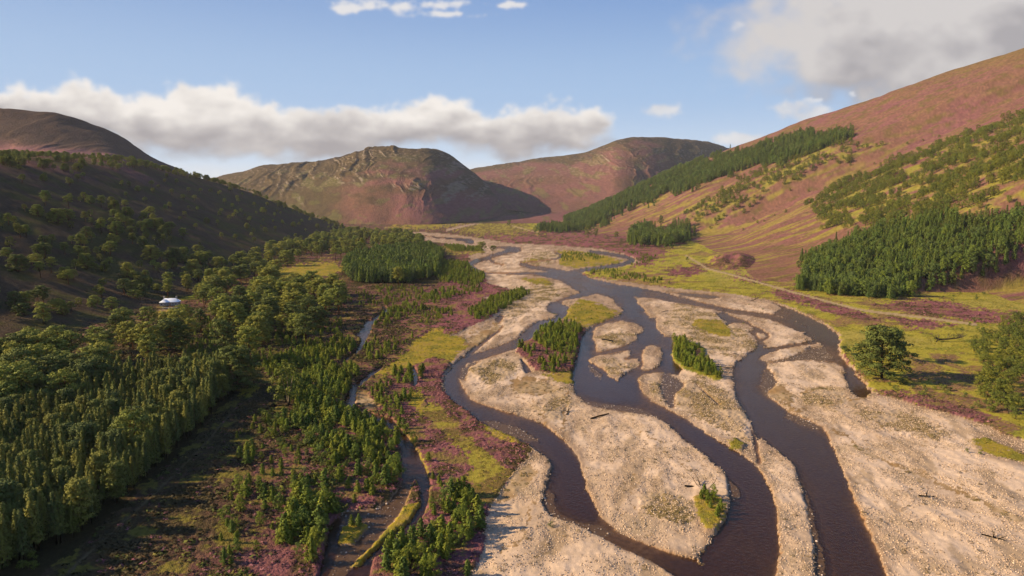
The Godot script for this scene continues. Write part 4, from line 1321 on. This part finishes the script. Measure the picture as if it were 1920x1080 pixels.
	fill("young_pine", poly([390, 650, 480, 640, 560, 600, 640, 606, 650, 640, 560, 664, 480, 700, 410, 700]), 3.4, 1.6, 4.2, 0.7, "young pine under the old pines beside the forked birch", "young pines under the old pines", 0.2)
	fill("bush", poly([380, 600, 460, 560, 640, 570, 660, 610, 560, 640, 470, 690, 400, 690]), 6.0, 1.4, 3.2, 0.5, "low bush under the old pines right of the cottage", "bushes under the old pines")
	fill("young_pine", poly([340, 640, 420, 640, 400, 690, 340, 680]), 3.6, 2.0, 4.0, 0.6, "young pine in the dark thicket below the house", "young pines below the house")
	fill("young_pine", poly([300, 600, 400, 600, 400, 640, 300, 630]), 4.0, 2.0, 4.0, 0.6, "young pine in the dark thicket below the house", "young pines below the house")
	# bushes
	fill("bush", poly([1640, 725, 1700, 715, 1790, 735, 1850, 760, 1880, 790, 1800, 770, 1700, 748]), 4.6, 1.4, 3.0, 0.5, "low green bush on the heather bank right of the big pine", "bushes on the right heather bank")
	fill("bush", poly([1740, 590, 1860, 600, 1900, 640, 1790, 625]), 8.0, 1.5, 3.4, 0.4, "low bush scattered on the right moor by the path", "bushes on the right moor")
	fill("bush", poly([1560, 560, 1700, 558, 1900, 520, 1910, 570, 1700, 572]), 12.0, 1.5, 3.6, 0.3, "low bush scattered on the right moor by the path", "bushes on the right moor")
	fill("bush", poly([1808, 850, 1830, 846, 1912, 880, 1916, 900, 1860, 880]), 4.5, 1.0, 2.0, 0.5, "small bush on the gravel near the right edge", "bushes on the right gravel")
	fill("bush", poly([1020, 585, 1090, 570, 1150, 588, 1100, 608]), 7.0, 0.8, 1.8, 0.5, "small bush on the yellow grass island", "bushes on the yellow island")
	fill("bush", poly([1360, 640, 1310, 600, 1420, 560, 1500, 590, 1560, 620]), 16.0, 0.8, 1.6, 0.3, "tiny bush on the gravel bars", "bushes on the gravel bars")
	fill("bush", poly([480, 770, 600, 760, 740, 850, 700, 940, 590, 1000, 560, 900]), 4.2, 1.6, 4.6, 0.6, "bright leafy bush among the young pines by the left stream", "bushes by the left stream")
	fill("bush", poly([0, 1090, 0, 1010, 60, 1040, 120, 1075]), 4.0, 2.0, 3.2, 0.7, "leafy bush at the lower left corner", "bushes at the lower left")
	plant_all(300)

# ------------------------------------------------------------------ heather, grass and stones
func scatter(called: String, label: String, mesh: Mesh, wants: Array, density: float, near: float, far_: float, s0: float, s1: float, tones: Array, flat := 1.0, patchy := 0.0, sink := 0.05, west_of := 1e9) -> void:
	var where: Array[Transform3D] = []
	var tint := PackedColorArray()
	var ok := PackedByteArray()
	ok.resize(16)
	for w in wants: ok[w] = 1
	for j in NY - 1:
		var py := PY0 + j * STEP
		var a := at_floor(960.0, py)
		var d := -a.z
		if d < near or d > far_: continue
		var dz := d + at_floor(960.0, py + STEP).z
		var dx := at_floor(960.0 + STEP, py).x
		var expect := density * absf(dz) * dx
		for i in NX - 1:
			var k := j * NX + i
			if not ok[cls[k]]: continue
			var e := expect
			while e > 0.0:
				if rng.randf() > e: break
				e -= 1.0
				var p := at_floor(PX0 + (i + rng.randf()) * STEP, py + rng.randf() * STEP)
				if p.x > west_of + n_mid.get_noise_2d(p.z, 3.0) * 25.0: continue
				if patchy > 0.0 and n_mid.get_noise_2d(p.x, p.z) + n_fine.get_noise_2d(p.x, p.z) * 0.5 < patchy - 0.3 + rnd(-0.12, 0.12): continue
				p.y = hgt[k] - sink
				var s := rnd(s0, s1)
				var b := Basis(Vector3.UP, rnd(0, TAU)).scaled(Vector3(s * rnd(0.8, 1.25), s * flat * rnd(0.75, 1.2), s * rnd(0.8, 1.25)))
				where.append(Transform3D(b, p))
				var c: Color = tones[rng.randi() % tones.size()]
				if cls[k] == HEATH and p.x < -60.0 and rng.randf() < 0.85 * soft(-35.0, -90.0, p.x): c = Color(0.072, 0.058, 0.026)  # western tufts browned and darkened, partly for the shade of the plantation
				tint.append(c * rnd(0.75, 1.25))
	var mm := MultiMesh.new()
	mm.transform_format = MultiMesh.TRANSFORM_3D
	mm.use_colors = true
	mm.mesh = mesh
	mm.instance_count = where.size()
	for i in where.size():
		mm.set_instance_transform(i, where[i])
		mm.set_instance_color(i, tint[i])
	var mi := MultiMeshInstance3D.new()
	mi.name = numbered(called)
	mi.multimesh = mm
	add_child(mi)
	tag(mi, label, "", "", "stuff")

func tuft_mesh(n: int, tri: float) -> ArrayMesh:
	var st := begin()
	for i in n:
		var d := any_dir()
		d.y = absf(d.y)
		leaf(st, d * Vector3(0.5, 0.5, 0.5) * rnd(0.75, 1.05), (d + Vector3(0, 0.4, 0)).normalized(), tri, Color.WHITE)
	var m := st.commit()
	return m

func stone_mesh() -> ArrayMesh:
	var s := SphereMesh.new()
	s.radius = 0.5
	s.height = 1.0
	s.radial_segments = 6
	s.rings = 3
	var a := s.get_mesh_arrays()
	var v: PackedVector3Array = a[Mesh.ARRAY_VERTEX]
	for i in v.size(): v[i] *= 1.0 + 0.3 * n_fine.get_noise_3d(v[i].x * 40.0, v[i].y * 40.0, v[i].z * 40.0)
	var m := ArrayMesh.new()
	var b := []
	b.resize(Mesh.ARRAY_MAX)
	b[Mesh.ARRAY_VERTEX] = v
	b[Mesh.ARRAY_NORMAL] = a[Mesh.ARRAY_NORMAL]
	b[Mesh.ARRAY_INDEX] = a[Mesh.ARRAY_INDEX]
	m.add_surface_from_arrays(Mesh.PRIMITIVE_TRIANGLES, b)
	return m

func build_cover() -> void:
	rng.seed = 5150
	var hm := tuft_mesh(26, 0.16)
	hm.surface_set_material(0, leaf_mat(Color.WHITE, 0.15))
	var heath := [Color(0.235, 0.094, 0.112), Color(0.19, 0.075, 0.09), Color(0.27, 0.122, 0.13), Color(0.10, 0.07, 0.035), Color(0.16, 0.075, 0.07)]
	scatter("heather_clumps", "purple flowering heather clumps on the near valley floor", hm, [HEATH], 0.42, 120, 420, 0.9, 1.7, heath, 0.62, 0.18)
	scatter("heather_clumps", "purple heather clumps on the middle valley floor", hm, [HEATH], 0.09, 420, 900, 1.6, 2.8, heath, 0.5, 0.2)
	var gm := tuft_mesh(16, 0.2)
	gm.surface_set_material(0, leaf_mat(Color.WHITE, 0.2))
	scatter("grass_tufts", "yellow green grass tufts on banks and islands", gm, [GRASS, YELLOW, LUSH], 0.36, 120, 700, 0.7, 1.4, [Color(0.27, 0.22, 0.03), Color(0.15, 0.155, 0.025), Color(0.20, 0.19, 0.035), Color(0.33, 0.26, 0.05)], 0.5, 0.1)
	scatter("dry_tufts", "olive brown grass tufts on the gravel bars", gm, [SCRUB, MUD], 0.26, 120, 700, 0.6, 1.6, [Color(0.19, 0.14, 0.05), Color(0.13, 0.11, 0.035), Color(0.24, 0.17, 0.07)], 0.42, 0.25)
	scatter("dry_tufts", "few dry brown tufts on the open gravel", gm, [GRAVEL], 0.11, 120, 640, 0.35, 1.35, [Color(0.16, 0.115, 0.05), Color(0.11, 0.085, 0.035), Color(0.20, 0.14, 0.065)], 0.4, 0.24)
	var low := [Color(0.085, 0.105, 0.022), Color(0.115, 0.125, 0.024), Color(0.075, 0.082, 0.026), Color(0.14, 0.125, 0.03)]
	scatter("low_shrubs", "low green shrubs and bog myrtle on the shaded left valley floor", hm, [HEATH, LUSH], 0.36, 120, 520, 0.7, 2.6, low, 0.66, 0.16, 0.05, -50.0)
	var sm := stone_mesh()
	sm.surface_set_material(0, leaf_mat(Color.WHITE, 0.0))
	(sm.surface_get_material(0) as StandardMaterial3D).backlight_enabled = false
	var pale := [Color(0.43, 0.325, 0.235), Color(0.38, 0.28, 0.20), Color(0.30, 0.22, 0.15), Color(0.46, 0.355, 0.26), Color(0.22, 0.16, 0.11)]
	scatter("river_stones", "pale rounded river stones on the near gravel", sm, [GRAVEL, SCRUB], 3.0, 110, 300, 0.14, 0.46, pale, 0.75, 0.12, 0.0)
	scatter("river_stones", "pale rounded river stones on the middle gravel", sm, [GRAVEL, SCRUB], 0.8, 300, 560, 0.25, 0.62, pale, 0.65, 0.14, 0.02)
	scatter("river_stones", "wet stones breaking the shallow water", sm, [SHALLOW], 0.45, 110, 420, 0.25, 0.65, [Color(0.40, 0.31, 0.23), Color(0.26, 0.19, 0.13), Color(0.52, 0.43, 0.35)], 0.75, 0.0, 0.0)

# ------------------------------------------------------------------ house, drift wood, posts
func box(st: SurfaceTool, c: Vector3, s: Vector3) -> void:
	var b := BoxMesh.new()
	b.size = s
	st.append_from(b, 0, Transform3D(Basis(), c))

func built(st: SurfaceTool) -> ArrayMesh:
	return st.commit()

func quad(st: SurfaceTool, a: Vector3, b: Vector3, c: Vector3, d: Vector3) -> void:
	for p in [a, b, c, a, c, d]: st.add_vertex(p)

func build_house() -> void:
	var at := floor_point(320, 575)
	var o := thing("cottage", "small stone cottage with pale blue metal roof among pines below the left hill", "house", at, 0.12)
	var stone := paint(Color(0.34, 0.30, 0.26))
	var roofm := paint(Color(0.62, 0.68, 0.76), 0.45, 0.5)
	var st := begin()
	box(st, Vector3(0, 1.5, 0), Vector3(13.0, 3.0, 6.6))
	box(st, Vector3(-3.6, 1.5, 3.6), Vector3(5.4, 2.98, 2.4))
	part("wall", built(st), stone, o)
	st = begin()
	var e := 3.02
	var t := 5.7
	# hipped main roof
	quad(st, Vector3(-6.9, e, 3.7), Vector3(-3.9, t, 0), Vector3(4.1, t, 0), Vector3(6.9, e, 3.7))
	quad(st, Vector3(6.9, e, -3.7), Vector3(4.1, t, 0), Vector3(-3.9, t, 0), Vector3(-6.9, e, -3.7))
	for p in [Vector3(-6.9, e, -3.7), Vector3(-3.9, t, 0), Vector3(-6.9, e, 3.7), Vector3(6.9, e, 3.7), Vector3(4.1, t, 0), Vector3(6.9, e, -3.7)]: st.add_vertex(p)
	# front wing
	quad(st, Vector3(-6.6, e + 0.05, 5.1), Vector3(-3.6, t - 0.25, 3.4), Vector3(-3.6, t - 0.25, 0.1), Vector3(-6.6, e + 0.05, 3.5))
	quad(st, Vector3(-0.6, e + 0.05, 3.5), Vector3(-3.6, t - 0.25, 0.1), Vector3(-3.6, t - 0.25, 3.4), Vector3(-0.6, e + 0.05, 5.1))
	for p in [Vector3(-6.6, e + 0.05, 5.1), Vector3(-0.6, e + 0.05, 5.1), Vector3(-3.6, t - 0.25, 3.4)]: st.add_vertex(p)
	quad(st, Vector3(-6.9, e - 0.02, 3.7), Vector3(6.9, e - 0.02, 3.7), Vector3(6.9, e - 0.02, -3.7), Vector3(-6.9, e - 0.02, -3.7))
	st.generate_normals()
	var roof := part("roof", built(st), roofm, o)
	for x in [-4.6, 4.4]:
		st = begin()
		box(st, Vector3(x, 6.0, -0.6), Vector3(1.1, 1.9, 0.8))
		box(st, Vector3(x, 7.05, -0.6), Vector3(1.3, 0.2, 1.0))
		part("chimney", built(st), stone, roof)
	var dark := paint(Color(0.03, 0.03, 0.035), 0.15, 0.5)
	var white := paint(Color(0.7, 0.68, 0.64))
	for x in [-4.9, -2.3, 3.0, 5.2]:
		var z := 4.83 if x < -1.0 else 3.33
		st = begin()
		box(st, Vector3(x, 1.7, z), Vector3(1.2, 1.4, 0.12))
		var w := part("window", built(st), white, o)
		st = begin()
		box(st, Vector3(x, 1.7, z + 0.05), Vector3(0.95, 1.15, 0.08))
		part("pane", built(st), dark, w)
	st = begin()
	box(st, Vector3(0.8, 1.05, 3.34), Vector3(1.1, 2.1, 0.12))
	part("door", built(st), paint(Color(0.35, 0.16, 0.07)), o)
	st = begin()
	for i in 9:
		box(st, Vector3(-6.0 + i * 1.5, 0.45, 0), Vector3(1.46, 0.9 + 0.06 * (i % 3), 0.45))
	var wall := single("garden_wall", built(st), paint(Color(0.52, 0.50, 0.48)), "low pale stone wall on the grass in front of the cottage", "wall")
	wall.position = floor_point(322, 581)
	wall.rotation.y = 0.12

func dead_branch(st: SurfaceTool, from: Vector3, dir: Vector3, len: float, r: float, depth: int) -> void:
	var pts := [from]
	var d := dir.normalized()
	var p := from
	for i in 4:
		d = (d + any_dir() * 0.22).normalized()
		p += d * len / 4.0
		pts.append(p)
	tube(st, pts, r, r * 0.35, 5)
	if depth <= 0: return
	for i in 3:
		var q: Vector3 = pts[1 + i]
		dead_branch(st, q, (d + any_dir() * 1.1 + Vector3(0, 0.25, 0)).normalized(), len * rnd(0.35, 0.6), r * 0.5, depth - 1)

func build_wood() -> void:
	rng.seed = 909
	var grey := paint(Color(0.42, 0.36, 0.30))
	var pale := paint(Color(0.60, 0.54, 0.47))
	var dark := paint(Color(0.075, 0.052, 0.035))
	# uprooted tree on the right moor
	var at := floor_point(1768, 644)
	var o := thing("fallen_tree", "bleached uprooted dead tree lying on the right moor with bare branches", "dead tree", at)
	var st := begin()
	tube(st, [Vector3(-3, 1.2, 0.5), Vector3(2, 1.3, 0), Vector3(8, 1.6, -1.0), Vector3(12, 2.0, -2)], 0.55, 0.2, 7)
	part("trunk", built(st), grey, o)
	for i in 7:
		st = begin()
		var a := TAU * i / 7.0
		dead_branch(st, Vector3(-3, 1.3, 0.5), Vector3(-0.7, sin(a) * 1.1 + 0.25, cos(a)), rnd(2.2, 3.6), 0.28, 1)
		part("root", built(st), pale, o)
	for i in 9:
		st = begin()
		dead_branch(st, Vector3(2.0 + i * 1.2, 1.4 + i * 0.06, -0.2 * i), Vector3(rnd(0.2, 0.8), rnd(0.2, 1.0), rnd(-1, 1)), rnd(3.0, 5.5), 0.14, 2)
		part("branch", built(st), pale, o)
	var logs := [
		[1139, 641, 9.0, 0.34, -0.9, "white bleached log stranded on the gravel island in mid river", 0, 0],
		[1516, 643, 10.0, 0.24, 0.25, "tangle of pale dead branches stranded at the right channel fork", 0, 2],
		[1413, 566, 14.0, 0.30, 0.1, "dark fallen branches at the foot of the far right bank", 1, 2],
		[1312, 913, 11.0, 0.26, 0.1, "dark forked branch lying on the near gravel island", 1, 1],
		[1066, 774, 8.0, 0.30, 1.25, "grey drift log caught across the gravel beside a dark scour", 0, 1],
		[1125, 783, 9.0, 0.36, 0.6, "dark drift log half buried in gravel by the middle channel", 1, 0],
		[1246, 585, 11.0, 0.26, 0.85, "thin straight dead pole on the far gravel bar", 1, 0],
		[1361, 692, 9.0, 0.25, -0.6, "pale pole lying behind the narrow pine island", 0, 0],
		[1862, 1012, 6.0, 0.22, -0.7, "dark drift branch on the gravel at lower right", 1, 1],
		[1738, 935, 5.0, 0.20, -0.5, "small dark branch in a tuft on the right gravel", 1, 1],
		[1360, 582, 7.0, 0.2, 0.2, "pale upright dead stump beside the right side channel", 0, 1],
		[985, 540, 4.0, 0.4, 0.1, "short black and white log on the upper gravel", 0, 0],
	]
	for l in logs:
		st = begin()
		var d := Vector3(cos(l[4]), 0.03, -sin(l[4]))
		var len: float = l[2]
		if l[7] == 0:
			tube(st, [-d * len * 0.5 + Vector3(0, l[3] * 0.8, 0), Vector3(0, l[3] * 1.3, 0.15), d * len * 0.5 + Vector3(0, l[3] * 1.0, 0)], l[3], l[3] * 0.6, 7)
		else:
			dead_branch(st, -d * len * 0.4 + Vector3(0, l[3], 0), d, len * 0.8, l[3], l[7])
			dead_branch(st, Vector3(0, l[3], 0), Vector3(d.z, 0.3, -d.x), len * 0.35, l[3] * 0.6, 1)
		var g := single("driftwood", built(st), dark if l[6] else grey if l[7] else pale, l[5], "driftwood")
		g.position = floor_point(l[0], l[1])
		g.position.y = maxf(g.position.y, 0.0)
	# old posts
	var posts := [[1361, 543, "short weathered post standing alone on the far right meadow"], [932, 458, "small dark post in a row on the far heather edge"], [935, 458, "small dark post in a row on the far heather edge"], [939, 458.5, "small dark post in a row on the far heather edge"]]
	for p in posts:
		st = begin()
		tube(st, [Vector3(0, -0.3, 0), Vector3(0.05, 1.4, 0), Vector3(0.02, 2.6, 0.05)], 0.26, 0.2, 7)
		var g := single("wooden_post", built(st), dark, p[2], "post", "posts on the far heather edge" if p[0] < 1000 else "")
		g.position = floor_point(p[0], p[1])
	# the snag in the plantation: bare limbs over the thin crown
	o = thing("dead_snag", "bare bleached snag rising from the edge of the plantation beside the thin crowned pine", "dead tree", floor_point(252, 868))
	st = begin()
	tube(st, [Vector3.ZERO, Vector3(0.2, 6, 0.1), Vector3(-0.3, 12, 0.2), Vector3(0.2, 16.5, 0)], 0.3, 0.08, 6)
	part("trunk", built(st), grey, o)
	for i in 6:
		st = begin()
		var a := i * 2.1
		dead_branch(st, Vector3(0, 9.0 + i * 1.2, 0), Vector3(cos(a), 0.5, sin(a)), rnd(2.6, 4.2), 0.12, 1)
		part("branch", built(st), grey, o)

# ------------------------------------------------------------------ all of it
func _ready() -> void:
	pitch = atan((540.0 - HORIZON) / F)
	cp = cos(pitch)
	sp = sin(pitch)
	var cam := Camera3D.new()
	cam.name = "camera"
	cam.fov = rad_to_deg(2.0 * atan(540.0 / F))
	cam.near = 0.5
	cam.far = 40000.0
	cam.position = eye
	cam.rotation.x = -pitch
	add_child(cam)
	var env := Environment.new()
	env.background_mode = Environment.BG_SKY
	env.sky = make_sky()
	env.tonemap_mode = Environment.TONE_MAPPER_LINEAR
	env.tonemap_exposure = 2.15
	env.sdfgi_enabled = true
	env.ssao_enabled = true
	env.ssil_enabled = true
	env.fog_enabled = true
	env.fog_density = 0.000023
	env.fog_light_color = Color(0.82, 0.85, 0.92)
	var we := WorldEnvironment.new()
	we.name = "environment"
	we.environment = env
	add_child(we)
	var sun := DirectionalLight3D.new()
	sun.name = "sun"
	sun.light_energy = 1.6
	sun.light_color = Color(1.0, 0.88, 0.70)
	sun.light_angular_distance = 0.5
	sun.shadow_enabled = true
	sun.sky_mode = DirectionalLight3D.SKY_MODE_LIGHT_ONLY
	add_child(sun)
	var el := deg_to_rad(26.0)
	var az := deg_to_rad(-90.0) # from the left
	var from := Vector3(sin(az) * cos(el), sin(el), -cos(az) * cos(el))
	sun.look_at_from_position(from * 1000.0, Vector3.ZERO, Vector3.UP)

	rng.seed = 1
	n_big.seed = 1
	n_big.frequency = 0.006
	n_big.fractal_octaves = 4
	n_mid.seed = 2
	n_mid.frequency = 0.05
	n_mid.fractal_octaves = 4
	n_fine.seed = 3
	n_fine.frequency = 0.22
	n_fine.fractal_octaves = 3
	n_ridge.seed = 4
	n_ridge.frequency = 0.012
	n_ridge.fractal_type = FastNoiseLite.FRACTAL_RIDGED
	n_ridge.fractal_octaves = 4
	birch_low = poly([1290, 398, 1360, 358, 1440, 318, 1500, 293, 1560, 272, 1685, 268, 1600, 292, 1560, 312, 1500, 336, 1440, 362, 1400, 390, 1340, 420, 1285, 412])
	birch_high = poly([1990, 200, 1920, 218, 1850, 240, 1780, 266, 1720, 286, 1640, 324, 1550, 356, 1525, 385, 1535, 412, 1560, 430, 1640, 425, 1720, 412, 1800, 402, 1870, 390, 1990, 375])
	foot_l = foot_table([-200, 720, 0, 650, 150, 606, 300, 562, 420, 522, 520, 484, 600, 457, 650, 442, 668, 436])
	foot_l.append_array(PackedFloat32Array([2250, -620, 2600, -1000]))
	foot_r = foot_table([2100, 600, 1920, 552, 1700, 548, 1500, 526, 1430, 486, 1320, 450, 1200, 444, 1100, 432, 1050, 425])
	foot_r.append_array(PackedFloat32Array([3300, 240]))
	survey()
	relief()
	build_floor()
	build_hills()
	build_trees()
	build_cover()
	build_house()
	build_wood()
